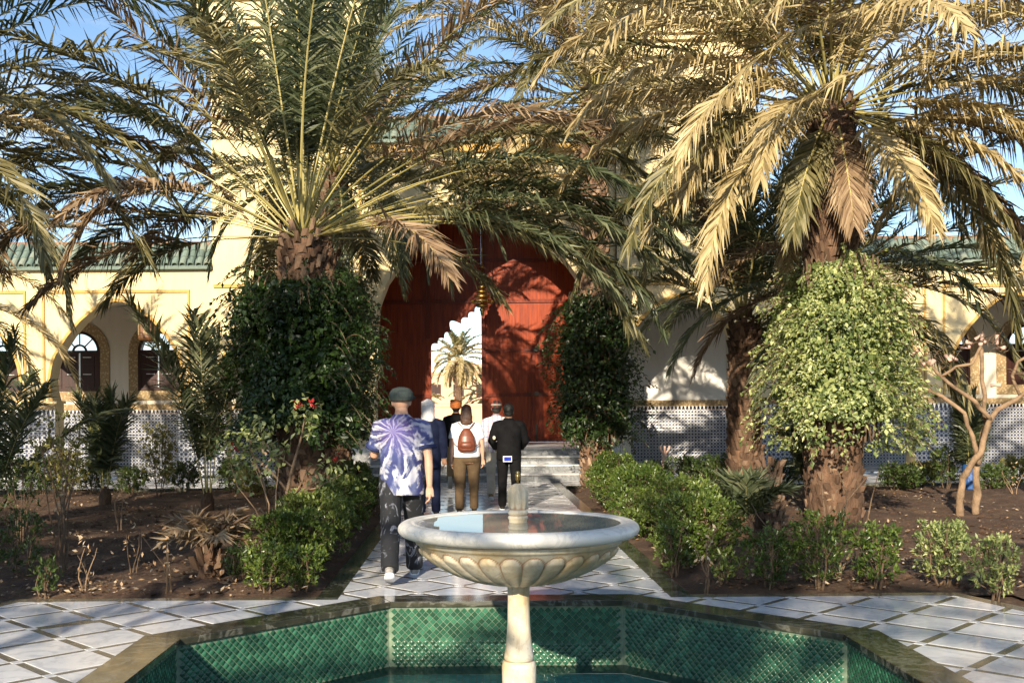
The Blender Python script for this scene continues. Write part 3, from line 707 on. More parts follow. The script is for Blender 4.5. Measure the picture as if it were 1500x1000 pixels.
# wings
WY = 28.0
def window(par, cx, z0=2.17, wd=1.05, zs=3.2, fade=1):
    """round-headed window in a carved border: fanlight above two shutters; the hole goes through the wall"""
    r = wd / 2
    f = empty('window', (cx, WY, z0)); f.parent = par; wpos(f, par)
    def wp(mb, name, mat):
        o = mb.build(name, mat, f); o.matrix_parent_inverse = Matrix.Translation(Vector(f.location) * -1); return o
    # carved border
    for nm, ra, rb, yy, mt in (('surround', r + .02, r + .27, WY - .03, M['stucco']), ('frame', r - .05, r + .019, WY - .04, M['shutter'])):
        mb = MB()
        ins = [(cx - ra, z0 - (ra - r))] + [(cx - ra * math.cos(t * math.pi / 16), zs + ra * math.sin(t * math.pi / 16)) for t in range(17)] + [(cx + ra, z0 - (ra - r))]
        out = [(cx - rb, z0 - (rb - r))] + [(cx - rb * math.cos(t * math.pi / 16), zs + rb * math.sin(t * math.pi / 16)) for t in range(17)] + [(cx + rb, z0 - (rb - r))]
        for i in range(len(ins) - 1): mb.poly_xz([ins[i], ins[i + 1], out[i + 1], out[i]], yy, WY - .002 if nm == 'surround' else WY + .05)
        mb.poly_xz([ins[-1], ins[0], out[0], out[-1]], yy, WY - .002 if nm == 'surround' else WY + .05)
        wp(mb, nm, mt)
    mb = MB(); mb.box(cx - r + .05, cx + r - .05, WY - .03, WY + .03, zs - .035, zs + .035)
    for t in (45, 90, 135):
        a = R(t); p0 = (cx + .18 * math.cos(a), WY, zs + .18 * math.sin(a)); p1 = (cx + (r - .04) * math.cos(a), WY, zs + (r - .04) * math.sin(a)); mb.tube([p0, p1], .018, 4)
    for i in range(12):
        a0, a1 = math.pi * i / 12, math.pi * (i + 1) / 12
        mb.poly_xz([(cx + .15 * math.cos(a0), zs + .15 * math.sin(a0)), (cx + .2 * math.cos(a0), zs + .2 * math.sin(a0)), (cx + .2 * math.cos(a1), zs + .2 * math.sin(a1)), (cx + .15 * math.cos(a1), zs + .15 * math.sin(a1))], WY - .025, WY + .025)
    wp(mb, 'fanlight', M['shutter'])
    mb = MB(); mb.poly_xz([(cx - (r - .05) * math.cos(t * math.pi / 12), zs + (r - .05) * math.sin(t * math.pi / 12)) for t in range(13)], WY + .001, WY + .007); wp(mb, 'pane', M['glass'])
    for sx in (-1, 1):
        mb = MB(); a, b = sorted((cx + sx * .012, cx + sx * (r - .05))); mb.box(a, b, WY - .02, WY + .03, z0 + .05, zs - .036)
        for q in range(3):
            zz = z0 + .1 + q * .3; mb.box(a + .08, b - .08, WY - .035, WY - .021, zz, zz + .24)
        wp(mb, 'shutter', M['shutter'])
    mb = MB(); mb.box(cx - .01, cx + .01, WY - .05, WY - .036, z0 + .08, zs - .04); wp(mb, 'bolt', M['tread'])
    for sx in (-1, 1):
        for z in (z0 + .42, zs - .16):
            mb = MB(); a, b = sorted((cx + sx * .1, cx + sx * .32)); mb.box(a, b, WY - .05, WY - .036, z, z + .018); wp(mb, 'hinge', M['tread'])
def backwall(par, x0, x1, wins, z0=2.17, wd=1.05, zs=3.2, zt=5.0):
    mb = MB(); r = wd / 2; xs = [x0]
    for i in range(len(wins) - 1): xs.append((wins[i] + wins[i + 1]) / 2)
    xs.append(x1)
    for i, c in enumerate(wins):
        a, b = xs[i], xs[i + 1]
        Lh = [(c - r, z0)] + [(c - r * math.cos(t * math.pi / 16), zs + r * math.sin(t * math.pi / 16)) for t in range(9)]
        mb.poly_xz([(a, 1.80), (c, 1.80), (c, z0)] + Lh + [(c, zt), (a, zt)], WY, WY + .35)
        Rh = [(2 * c - x, z) for x, z in Lh]
        mb.poly_xz([(b, 1.80), (c, 1.80), (c, z0)] + Rh + [(c, zt), (b, zt)], WY, WY + .35)
    o = gpart(mb, 'back_wall', M['pale'], par)
    mb = MB(); mb.box(x0, x1, WY - .012, WY + .3, .05, 1.55); mb.box(x0, x1, WY - .013, WY + .3, 1.552, 1.64, 1); mb.box(x0, x1, WY - .02, WY + .3, 1.642, 1.80, 2)
    gpart(mb, 'mosaic_dado', [M['zell2'], M['frieze'], M['stucco']], par)
    for c in wins: window(par, c, z0, wd, zs)
wings = []
for sx, x_in, x_out, bays, wins, lab in ((-1, -6.202, -16.5, (-8.5, -12.4), (-14.6, -12.55, -10.5, -8.4), 'cream arcade wing left of the gate with pointed arches and shuttered windows'),
                                        (1, 6.702, 17.5, (9.0, 12.9), (12.65, 14.7, 16.7), 'cream arcade wing right of the gate, seen past the lime-green climber')):
    wg = empty('arcade_wing', (x_in, FY, 0), 0, lab, 'arcade'); wings.append(wg)
    edges = [x_in]
    for i in range(len(bays)): edges.append(bays[i] + sx * 1.95 if i < len(bays) - 1 else x_out)
    for i, c in enumerate(bays):
        a, b = sorted((edges[i], edges[i + 1])); mb = MB(); archwall(mb, a, b, c, ARC, 4.22, 1.46, 4.98, FY, FY + .5); gpart(mb, 'arch_wall', M['wall'], wg)
        mb = MB(); arch_band(mb, c, ARC, 4.22, .07, FY - .025, FY - .002); gpart(mb, 'arch_moulding', M['ochre'], wg)
        mb = MB(); mb.box(c - 1.75, c + 1.75, FY - .035, FY - .002, 4.42, 4.49); mb.box(c - 1.75, c - 1.70, FY - .033, FY - .002, 1.85, 4.419); mb.box(c + 1.70, c + 1.75, FY - .033, FY - .002, 1.85, 4.419); gpart(mb, 'frame_moulding', M['ochre'], wg)
        for p0, p1 in ((a + .003, c - 1.462), (c + 1.462, b - .003)):
            if p1 - p0 < .05: continue
            mb = MB(); mb.box(p0, p1, FY - .025, FY + .51, .05, 1.55); mb.box(p0, p1, FY - .028, FY + .512, 1.552, 1.66, 1); mb.box(p0, p1, FY - .026, FY + .511, 1.662, 1.80, 2)
            mb.box(p0 - .05, p1 + .05, FY - .06, FY + .52, 1.802, 1.86, 3); gpart(mb, 'mosaic_pier', [M['zell'], M['frieze'], M['stucco'], M['wall']], wg)
    a, b = sorted((x_in, x_out))
    yb, zt = tile_roof(wg, a, b, FY - .15, 5.06, 3)
    for o in [c for c in C.objects if c.parent == wg and c.name.startswith('roof')]: wpos(o, wg)
    mb = MB(); mb.box(a, b, FY - .10, FY + .1, 4.981, 5.04); mb.box(a, b, yb - .02, yb + .35, 4.9, zt + .06); gpart(mb, 'coping', M['stone_edge'], wg)
    mb = MB(); mb.box(a, b, yb + .36, WY + .4, 5.0, 5.3); mb.box(a, b, FY + .51, yb + .36, 4.8, 4.979); gpart(mb, 'ceiling', M['pale'], wg)
    backwall(wg, a + (0 if sx < 0 else 0), b, wins)
# porch walls inside the towers' ground floor
for a, b in ((-6.2, -3.31), (3.81, 6.70)):
    mb = MB(); mb.box(a, b, WY, WY + .35, 1.80, 5.2); mb.box(a, b, FY + .51, WY - .001, 5.0, 5.2); gpart(mb, 'porch_wall', M['inner'], gate)
    mb = MB(); mb.box(a, b, WY - .012, WY + .3, .05, 1.55); mb.box(a, b, WY - .013, WY + .3, 1.552, 1.64, 1); mb.box(a, b, WY - .02, WY + .3, 1.642, 1.80, 2)
    gpart(mb, 'mosaic_dado', [M['zell2'], M['frieze'], M['stucco']], gate)
# wooden lantern in the left arch
lt = empty('wooden_lantern', (-8.1, 26.2, 3.35), 0, 'brown wooden lantern hanging under the left arch', 'lantern')
mb = MB(); mb.lathe([(.03, .62), (.24, .60), (.27, .55), (.27, .08), (.24, .03), (.15, 0), (.03, -.02)][::-1], 6); mb.build('body', M['lampwood'], lt)
for k in range(6):
    a = (k + .5) * math.pi / 3; mb = MB(); P = []
    for s in (-.06, .06): P.append((.245 * math.cos(a) - s * math.sin(a), .245 * math.sin(a) + s * math.cos(a)))
    mb.poly_xy([P[0], P[1], (P[1][0] * 1.03, P[1][1] * 1.03), (P[0][0] * 1.03, P[0][1] * 1.03)], .15, .48); mb.build('pane', M['stucco'], lt)
mb = MB(); mb.lathe([(.01, .6), (.01, 1.5)], 6); mb.build('rod', M['iron'], lt)

# beyond the gate
mb = MB(); mb.box(-60, 60, 36, 400, -.06, .62); mb.build('square', M['sand'], kind='structure')
mb = MB(); mb.box(-30, 40, 58, 58.5, .62, 1.75); mb.box(-30, 40, 57.95, 58.55, 1.751, 1.9); tag(mb.build('garden_wall', M['adobe']), 'low pink adobe wall seen through the gate', 'wall')
fb = empty('adobe_house', (0, 110, .6), 0, 'pale pink flat-roofed house far beyond the gate', 'house')
mb = MB(); mb.box(-12, 2.5, 0, 8, 0, 4.6); mb.box(-12.1, 2.6, -.1, 8.1, 4.601, 4.9); mb.box(-3, 9, 9, 16, 0, 6.1); mb.build('wall', M['adobe'], fb)
for x in (-4.6, -2.2, 0.2):
    mb = MB(); mb.box(x, x + 1.1, -.06, -.002, 2.3, 3.6); w_ = mb.build('window', M['shutter'], fb)
mb = MB(); mb.box(-12, 2.5, -.2, -.002, 1.6, 1.85); mb.build('ledge', M['adobe'], fb)

# ------------------------------------------------------------------ palms
def frond_mesh(az, el0, L, bend, mats, seed, leaf=.42, nleaf=62, droop=.35, sway=0, pet=.2, width=.021, vee=.45, rr=.022):
    """one feather leaf: rachis tube + two rows of folded leaflets; local frame = crown centre"""
    g = np.random.default_rng(seed); N = 26; P = np.zeros((N + 1, 3)); T = np.zeros((N + 1, 3)); p = el0; a = az
    for i in range(N + 1):
        s = i / N; T[i] = (math.cos(p) * math.cos(a), math.cos(p) * math.sin(a), math.sin(p))
        if i < N:
            P[i + 1] = P[i] + T[i] * (L / N)
            p -= bend * (.25 + 1.5 * s) / N * (.35 + .65 * max(0, math.cos(p))); p = max(p, -1.45); a += sway / N
    nleaf = int(nleaf * 1.55); width = width * 1.5; leaf = leaf * 1.42
    mb = MB(); rad = [(rr * (1 - .88 * (i / N)) * (1.9 if i == 0 else 1.35 if i == 1 else 1), rr * .6 * (1 - .85 * i / N)) for i in range(N + 1)]
    mb.tube([tuple(q) for q in P[::2]], rad[::2], 5)
    Vr = np.array(mb.V); Fr = mb.F
    n = nleaf; s = np.linspace(pet, .995, n); s = np.concatenate([s, s]) + g.normal(0, .004, 2 * n); s = np.clip(s, pet, .999)
    side = np.concatenate([-np.ones(n), np.ones(n)])
    idx = s * N; i0 = np.floor(idx).astype(int); f = (idx - i0)[:, None]
    drop_ = g.random(2 * n) < .05
    for _q in range(3): c_ = g.random(); drop_ |= (np.abs(s - c_) < .012) & (side == g.choice([-1, 1]))
    B = P[i0] * (1 - f) + P[np.minimum(i0 + 1, N)] * f; t = T[i0] * (1 - f) + T[np.minimum(i0 + 1, N)] * f; t /= np.linalg.norm(t, axis=1)[:, None]
    sd = np.stack([-np.sin(a) * np.ones(2 * n), np.cos(a) * np.ones(2 * n), np.zeros(2 * n)], 1)
    up = np.cross(t, sd); up *= np.sign(up[:, 2:3] + 1e-6)
    u = (s - pet) / (1 - pet)
    ang = (R(66) - R(40) * u) + g.normal(0, .09, 2 * n); v = vee + g.choice([-.18, 0, .22], 2 * n) + g.normal(0, .10, 2 * n)
    out = sd * (side * np.cos(v))[:, None] + up * np.sin(v)[:, None]
    d = t * np.cos(ang)[:, None] + out * np.sin(ang)[:, None]
    ll = leaf * (.35 + .65 * np.sin(np.pi * (.12 + .80 * u) ** .8)) * g.uniform(.72, 1.12, 2 * n) * np.where(drop_, .25, 1)
    d1 = d + np.array([0, 0, -1]) * (droop * .35 * g.uniform(.6, 1.3, 2 * n))[:, None]; d1 /= np.linalg.norm(d1, axis=1)[:, None]
    d2 = d + np.array([0, 0, -1]) * (droop * 1.6 * g.uniform(.2, 2.0, 2 * n))[:, None]; d2 /= np.linalg.norm(d2, axis=1)[:, None]
    wv = np.cross(d1, up * np.cos(1.0) + t * .4 + g.normal(0, .35, (2 * n, 3))); wv /= np.linalg.norm(wv, axis=1)[:, None]
    wd = (width * g.uniform(.7, 1.2, 2 * n))[:, None]
    m1 = B + d1 * (ll * .45)[:, None]; tip = m1 + d2 * (ll * .55)[:, None]
    V = np.stack([B - wv * wd * .3, B + wv * wd * .3, m1 + wv * wd * .5, m1 - wv * wd * .5, tip], 1).reshape(-1, 3)
    k = np.arange(2 * n) * 5
    off = len(Vr); F = [tuple(x) for x in Fr] + [tuple(x + off) for x in np.stack([k, k + 1, k + 2, k + 3], 1)] + [tuple(x + off) for x in np.stack([k + 3, k + 2, k + 4], 1)]
    r1 = g.random(2 * n)
    rnd = np.concatenate([np.full(len(Fr), g.random()), r1, r1]); mi = [0] * len(Fr) + [1] * (4 * n)
    return mesh_np('frond', np.concatenate([Vr, V]), F, mats, rnd=rnd, mi=mi)
def trunk_part(root, H, r0, r1, seed, boots=True, lean=(0, 0)):
    g = np.random.default_rng(seed); mb = MB(); K = 14
    P = [(lean[0] * (i / K) ** 1.5, lean[1] * (i / K) ** 1.5, -.1 + (H + .1) * i / K) for i in range(K + 1)]
    mb.tube(P, [r0 + (r1 - r0) * min(1, i / K * 1.3) + .03 * g.normal() * .5 for i in range(K + 1)], 14); mb.build('trunk', M['bark'], root, smooth=True)
    V = []; F = []; RN = []
    n = int(H * 95); z = np.linspace(.02, H + .1, n)
    for i in range(n):
        a = i * 2.39996; f = z[i] / H; r = r0 + (r1 - r0) * min(1, f * 1.3); cx = lean[0] * f ** 1.5; cy = lean[1] * f ** 1.5
        w = .055 * g.uniform(.6, 1.35) * (r / .25) ** .5; hgt = .13 * g.uniform(.5, 1.5); pr = .035 * g.uniform(.3, 2.0) + .012
        ra = np.array([math.cos(a), math.sin(a), 0]); ta = np.array([-math.sin(a), math.cos(a), 0]); c = np.array([cx, cy, z[i]])
        b = len(V)
        V += [c + ra * (r - .02) - ta * w, c + ra * (r - .02) + ta * w, c + ra * (r + pr) + ta * w * .55 + [0, 0, hgt], c + ra * (r + pr) - ta * w * .55 + [0, 0, hgt],
              c + ra * (r + pr * .35) + ta * w * .5 + [0, 0, hgt * 1.05], c + ra * (r + pr * .35) - ta * w * .5 + [0, 0, hgt * 1.05], c + ra * (r - .03) + [0, 0, hgt * .4], c + ra * (r + pr * .55) + [0, 0, hgt * .15]]
        F += [(b, b + 7, b + 3), (b + 7, b + 2, b + 3), (b + 7, b + 1, b + 2), (b + 3, b + 2, b + 4, b + 5), (b + 1, b + 6, b + 4, b + 2), (b + 6, b, b + 3, b + 5)]
        RN += [g.random()] * 6
    link('leaf_bases', mesh_np('leaf_bases', np.array(V), F, M['boot'], rnd=RN), root, kind='stuff')
def palm(loc, H, nf, L, mix, label, group='date palms in the beds before the gate', seed=1, r0=.32, r1=.22, emax=84, emin=-25, bend=(.5, 1.7), leaf=.42, nleaf=60, droop=.35, lean=(0, 0), extra=(), width=.021, az0=0, boots=True, skip=None, vee=.4, pet=.22):
    root = empty('date_palm', loc, 0, label, 'palm tree', group)
    trunk_part(root, H, r0, r1, seed, boots, lean)
    g = np.random.default_rng(seed + 50); top = (lean[0], lean[1], H)
    for i in range(nf):
        f = (i + .5) / nf; e0 = R(emax + (emin - emax) * f ** 1.15 + g.normal(0, 4)); a = az0 + i * 2.39996 + g.normal(0, .12)
        if skip and skip(math.degrees(a) % 360, math.degrees(e0)): continue
        b = bend[0] + (bend[1] - bend[0]) * f + g.normal(0, .12); l = L * (.78 + .3 * math.sin(math.pi * min(1, f * 1.1))) * g.uniform(.92, 1.08)
        mt = M[mix(f, g.random())]
        me = frond_mesh(a, e0, l, b, [M['rachis'], mt], seed * 1000 + i, leaf, nleaf, droop * (.5 + .9 * f), g.normal(0, .25), pet * (.55 + .6 * f), width, vee)
        link('frond', me, root, (top[0] + .10 * math.cos(a) * (.3 + f), top[1] + .10 * math.sin(a) * (.3 + f), top[2] + .25 * (1 - f)))
    for j, (azd, eld, l, b, m, dr) in enumerate(extra):
        me = frond_mesh(R(azd), R(eld), l, b, [M['rachis'], M[m]], seed * 999 + j, leaf * 1.05, nleaf + 10, dr, g.normal(0, .15), pet, width, vee)
        link('frond', me, root, (top[0] + .15 * math.cos(R(azd)), top[1] + .15 * math.sin(R(azd)), top[2] + .05))
    return root
def mix_left(f, r): return 'f_green' if f < .45 else ('f_olive' if r < .75 else 'f_brown')
def mix_right(f, r): return 'f_straw' if r < .52 else ('f_olive' if r < .9 else 'f_brown')
def mix_dark(f, r): return 'f_green' if r < .6 else ('f_olive' if r < .9 else 'f_brown')
def mix_dry(f, r): return 'f_olive' if r < .4 else ('f_straw' if r < .75 else 'f_brown')
# azimuth 0 = to the right, 90 = away from the camera, 180 = left, 270 = towards the camera
palm((-2.38, 14.6, 0), 3.95, 54, 4.5, mix_left, 'large green date palm left of the path, its trunk wrapped in dark ivy', seed=3, r0=.36, r1=.30, pet=.40, emax=87, emin=2, bend=(.3, 1.3), nleaf=66, skip=lambda a, e: e < 22 and 225 < a < 318,
     extra=[(182, 40, 4.6, 1.6, 'f_olive', .4), (176, 28, 4.6, 1.5, 'f_olive', .4), (188, 14, 4.5, 1.0, 'f_brown', .5), (170, 5, 4.2, .9, 'f_brown', .5), (5, 26, 4.8, 1.3, 'f_olive', .5), (-4, 18, 4.9, 1.2, 'f_green', .5), (2, 10, 5.0, 1.05, 'f_olive', .5),
            (10, 34, 4.6, 1.6, 'f_olive', .5), (-12, 12, 4.6, 1.3, 'f_green', .6), (192, 50, 4.2, 1.7, 'f_green', .4), (200, 32, 3.6, 2.4, 'f_brown', .6), (160, 20, 4.5, 1.3, 'f_olive', .4), (0, 30, 5.6, 1.55, 'f_olive', .5), (-5, 22, 5.8, 1.35, 'f_green', .5), (8, 15, 5.6, 1.05, 'f_olive', .5), (-12, 30, 5.6, 1.8, 'f_green', .6), (3, 40, 5.8, 1.9, 'f_olive', .5), (12, 24, 5.5, 1.4, 'f_green', .5), (178, 50, 5.2, 1.9, 'f_olive', .4), (184, 22, 5.0, 1.1, 'f_green', .4), (2, 16, 5.6, 1.7, 'f_green', .6), (-7, 11, 5.2, 1.6, 'f_olive', .6), (6, 21, 5.7, 1.9, 'f_olive', .6)])
palm((4.95, 14.5, 0), 5.6, 56, 5.3, mix_right, 'sunlit straw-coloured date palm on the right, lime climber around its trunk', seed=11, r0=.37, r1=.32, emax=82, emin=-22, bend=(.75, 1.65), droop=.5, leaf=.44, nleaf=76, width=.023, vee=.25, skip=lambda a, e: e < 12 and 225 < a < 315,
     extra=[(302, -38, 2.5, .7, 'f_straw', .9), (236, -42, 2.4, .7, 'f_olive', .9), (268, -58, 1.9, .5, 'f_brown', .8), (320, -26, 3.0, 1.0, 'f_olive', .8), (212, -6, 3.2, 1.3, 'f_straw', .8), (196, -14, 3.4, 1.1, 'f_straw', .8), (332, -14, 3.2, 1.2, 'f_straw', .8), (350, -22, 3.2, 1.0, 'f_brown', .8), (205, 22, 4.2, 1.6, 'f_straw', .6), (215, 38, 4.4, 1.9, 'f_straw', .6), (195, 38, 4.6, 1.9, 'f_straw', .6), (330, 22, 4.6, 1.7, 'f_straw', .7), (312, 30, 4.6, 2.0, 'f_straw', .7), (222, 12, 3.6, 1.9, 'f_straw', .7),
            (20, 25, 4.6, 1.5, 'f_olive', .5), (-10, 45, 4.5, 1.7, 'f_straw', .6), (180, 55, 4.6, 2.0, 'f_straw', .6), (232, 0, 3.1, 1.6, 'f_straw', .8), (345, -5, 4.3, 1.0, 'f_straw', .7), (170, 20, 4.6, 1.4, 'f_straw', .6), (188, 8, 4.0, 1.3, 'f_straw', .6), (5, 8, 4.6, 1.2, 'f_straw', .6), (322, 2, 3.6, 1.8, 'f_straw', .8), (183, 62, 5.6, 1.9, 'f_straw', .5), (172, 70, 5.8, 2.1, 'f_straw', .5), (195, 55, 5.4, 1.9, 'f_straw', .6), (188, 75, 5.8, 2.3, 'f_straw', .5)])
palm((4.85, 18.9, 0), 3.1, 34, 3.1, mix_dark, 'shaded date palm with a bare dark trunk between the two climbers on the right', seed=21, r0=.30, r1=.25, emax=87, emin=8, bend=(.4, 1.7), nleaf=56, skip=lambda a, e: e < 30 and 140 < a < 300)
palm((6.35, 18.2, 0), 3.7, 34, 3.9, mix_dark, 'dark-leaved date palm behind the lime climber, fronds arching right', seed=27, r0=.30, r1=.24, emax=70, emin=-25, bend=(.6, 1.7), nleaf=56, extra=[(0, 12, 4.2, 1.3, 'f_olive', .6), (-8, 2, 4.2, 1.2, 'f_brown', .6), (10, 25, 4.2, 1.3, 'f_green', .5)])
palm((2.42, 21.0, 0), 7.6, 60, 4.2, mix_dry, 'tallest palm, right of the steps, with dark ivy skirting its lower trunk', seed=33, r0=.30, r1=.24, emax=75, emin=-22, bend=(.7, 1.9), droop=.5, nleaf=56, extra=[(180, 55, 5.2, 2.0, 'f_straw', .6), (200, 42, 5.0, 1.9, 'f_straw', .6), (170, 34, 5.2, 1.7, 'f_straw', .6), (240, 50, 4.6, 2.2, 'f_straw', .6), (220, 62, 5.0, 2.3, 'f_straw', .6), (190, 22, 4.8, 1.6, 'f_olive', .6), (340, 35, 4.8, 1.8, 'f_olive', .6)])
palm((2.4, 18.3, 0) if False else (-2.75, 20.9, 0), 6.2, 60, 3.9, mix_dark, 'tall date palm behind the ivy column left of the steps', seed=35, r0=.28, r1=.24, emax=82, emin=-30, bend=(.6, 2.0), nleaf=52)
palm((-7.2, 12.6, 0), 4.9, 54, 4.0, mix_left, 'date palm at the far left whose fronds reach in at the edge', seed=41, r0=.32, r1=.26, emax=80, emin=-20, bend=(.6, 1.8), nleaf=54, extra=[(10, 35, 4.9, 1.6, 'f_olive', .5), (32, 18, 4.8, 1.3, 'f_brown', .5), (350, 12, 3.2, 1.4, 'f_straw', .6), (20, 52, 5.0, 1.8, 'f_green', .5), (45, 32, 4.8, 1.5, 'f_olive', .5), (0, 60, 4.6, 1.9, 'f_olive', .5)])
palm((-10.4, 18.2, 0), 3.5, 46, 3.8, mix_dry, 'pale dry date palm behind the left wing of fronds', seed=43, r0=.30, r1=.24, emax=80, emin=-30, bend=(.6, 1.9), nleaf=48)
palm((8.5, 12.4, 0), 5.3, 50, 4.1, mix_dry, 'date palm at the right edge, only its drooping fronds in view', seed=47, r0=.32, r1=.26, emax=78, emin=-25, bend=(.7, 2.0), nleaf=52, droop=.6, skip=lambda a, e: 150 < a < 260 and e < 40, extra=[(188, 24, 6.3, 1.5, 'f_straw', 1.0), (196, 36, 6.2, 1.8, 'f_straw', .9), (180, 16, 5.6, 1.3, 'f_straw', .9), (172, 42, 6.0, 1.8, 'f_olive', .7)])
# palms beside and behind the viewer: unseen, added to cast dappled shade
near = ((-6.2, 1.6, 5.2, 'unseen date palm added for shade beside the near left corner of the terrace'), (-9.8, -1.5, 5.6, 'unseen date palm added for shade in the near left bed, farthest from the pool'), (-9.8, -7.4, 4.7, 'unseen date palm added for shade far back in the near left bed'),
        (-2.3, -7.4, 5.0, 'unseen date palm added for shade behind the viewer, just left of the pool axis'), (2.4, -8.2, 3.9, 'unseen date palm added for shade behind the viewer, just right of the pool axis'), (7.5, -9.5, 5.6, 'unseen date palm added for shade behind the viewer on the right'))
for k, (x, y, H_, lb) in enumerate(near):
    palm((x, y, 0), H_, 32 if k > 1 else 42, 4.1, mix_dark, lb, 'unseen date palms added for shade on the near side of the pool', seed=61 + k, emax=80, emin=-30, bend=(.6, 1.8), nleaf=38, width=.034)

# palms seen through the gate
for k, (x, y, H_, L_, lb) in enumerate(((-1.35, 88, 5.0, 2.9, 'pale date palm standing in the sun beyond the gate'), (1.2, 95, 2.0, 3.2, 'low bushy palm right of the one beyond the gate'), (-4.6, 80, 1.2, 2.4, 'low palm at the left edge of the gate opening'))):
    palm((x, y, .6), H_, 40, L_, lambda f, r: 'f_straw' if f > .3 else 'f_olive', lb, 'palms beyond the gate', seed=81 + k, emax=85, emin=-55, bend=(.8, 2.3), nleaf=34, width=.06, r0=.3, r1=.25)

# ------------------------------------------------------------------ leaves, climbers, shrubs
def leaf_cloud(C0, D, Nn, ln, wd, g):
    """folded diamond leaves at C0 pointing along D; returns V,F,rnd"""
    D = D / np.linalg.norm(D, axis=1)[:, None]
    side = np.cross(D, Nn); side /= (np.linalg.norm(side, axis=1)[:, None] + 1e-9); nn = np.cross(side, D)
    ln = ln[:, None]; wd = wd[:, None]
    V = np.stack([C0, C0 + D * ln * .45 + side * wd * .5 + nn * wd * .18, C0 + D * ln, C0 + D * ln * .45 - side * wd * .5 + nn * wd * .18], 1).reshape(-1, 3)
    k = np.arange(len(C0)) * 4
    F = np.stack([np.stack([k, k + 1, k + 2], 1), np.stack([k, k + 2, k + 3], 1)], 1).reshape(-1, 3)
    return V, F, np.repeat(g.random(len(C0)), 2)
def climber(loc, z0, z1, rad, mat, label, n=9000, seed=1, size=.075, strands=26, ragged=.35, shape=((0, .85), (.15, 1), (.6, 1), (.85, .88), (1, .6))):
    g = np.random.default_rng(seed)
    root = empty('climbing_plant', loc, 0, label, 'climber')
    th = g.uniform(0, 2 * math.pi, n); z = z0 + (z1 - z0) * g.random(n) ** .92
    lump = np.array([noise.noise((math.cos(a) * 1.15, math.sin(a) * 1.15, zz * 1.0 + seed)) for a, zz in zip(th, z)])
    lump2 = np.array([noise.noise((math.cos(a) * 5, math.sin(a) * 5, zz * 3.5 + seed)) for a, zz in zip(th, z)])
    f = (z - z0) / (z1 - z0); shp = rad * np.interp(f, [q_[0] for q_ in shape], [q_[1] for q_ in shape])
    bott = z0 + .55 * ragged * (np.sin(th * 3 + seed) * .5 + .5 + .5 * np.sin(th * 7) + .3 * np.sin(th * 13 + 2)); keep = (z > bott - ragged * g.random(n) * .5) & (z < z1 - .30 * (np.sin(th * 2 + seed) * .5 + .5) - .2 * g.random(n) * (np.sin(th * 9) > 0))
    r = shp * (1 + .75 * lump + .24 * lump2) - g.random(n) ** 2 * .22
    keep &= ~((lump2 < -.14) & (g.random(n) < .93))
    C0 = np.stack([np.cos(th) * r, np.sin(th) * r, z], 1)
    out = np.stack([np.cos(th), np.sin(th), np.zeros(n)], 1)
    D = out * .4 + g.normal(0, .5, (n, 3)) + np.array([0, 0, -.55]); Nn = out + g.normal(0, .45, (n, 3)) + np.array([0, 0, .4])
    C0, D, Nn = C0[keep], D[keep], Nn[keep]
    # strands hanging or standing off the mass
    SC_, SD, SN = [], [], []; tw = MB()
    for s in range(strands):
        a = g.uniform(0, 2 * math.pi); zz = g.uniform(z0 + .1, z1); rr = rad * float(np.interp((zz - z0) / (z1 - z0), [q_[0] for q_ in shape], [q_[1] for q_ in shape])) * g.uniform(.85, 1.05); p = Vector((math.cos(a) * rr, math.sin(a) * rr, zz)); d = Vector((math.cos(a) * .8, math.sin(a) * .8, g.uniform(-.2, .6))); pts = [tuple(p)]
        for q in range(9):
            p = p + d * .055; d.z -= .14; pts.append(tuple(p))
            for w in range(2):
                SC_.append([p.x, p.y, p.z]); SD.append(g.normal(0, .6, 3) + [d.x, d.y, d.z - .2]); SN.append(g.normal(0, .5, 3) + [0, 0, 1])
        tw.tube(pts, .005, 4)
    C0 = np.concatenate([C0, SC_]); D = np.concatenate([D, SD]); Nn = np.concatenate([Nn, SN]); m = len(C0)
    V, F, rn = leaf_cloud(C0, D, Nn, size * g.choice([.5, .75, 1.0, 1.35], m) * g.uniform(.8, 1.2, m), size * .75 * g.choice([.5, .8, 1.2], m), g)
    link('foliage', mesh_np('foliage', V, F, mat, rnd=rn), root, kind='stuff')
    tw.build('strands', M['twig'], root, kind='stuff')
    # inner tangle of woody stems
    mb = MB()
    for s in range(26):
        a = s / 26 * 2 * math.pi; q = [(math.cos(a + .25 * math.sin(t + s)) * rad * .62 * (1 + .1 * math.sin(2 * t)), math.sin(a + .25 * math.sin(t + s)) * rad * .62, z0 + .12 + (z1 - .25 - z0) * t / 8) for t in range(9)]
        mb.tube(q, .012, 5)
    mb.build('stems', M['twig'], root, kind='stuff')
    # shaded older leaves deeper inside
    n2 = n // 2; th = g.uniform(0, 2 * math.pi, n2); z = g.uniform(z0 + .1 + .35 * ragged, z1 - .25, n2); r = rad * np.interp((z - z0) / (z1 - z0), [q_[0] for q_ in shape], [q_[1] for q_ in shape]) * g.uniform(.5, .82, n2)
    C1 = np.stack([np.cos(th) * r, np.sin(th) * r, z], 1); V, F, rn = leaf_cloud(C1, g.normal(0, 1, (n2, 3)), g.normal(0, 1, (n2, 3)), np.full(n2, size * 1.6), np.full(n2, size * 1.4), g)
    link('inner_foliage', mesh_np('inner_foliage', V, F, mat, rnd=rn), root, kind='stuff')
    return root
climber((-2.42, 14.5, 0), 1.10, 3.55, .90, M['ivy_dark'], 'dark green ivy thick around the big left palm trunk', 24000, 5, .066, 160, .7)
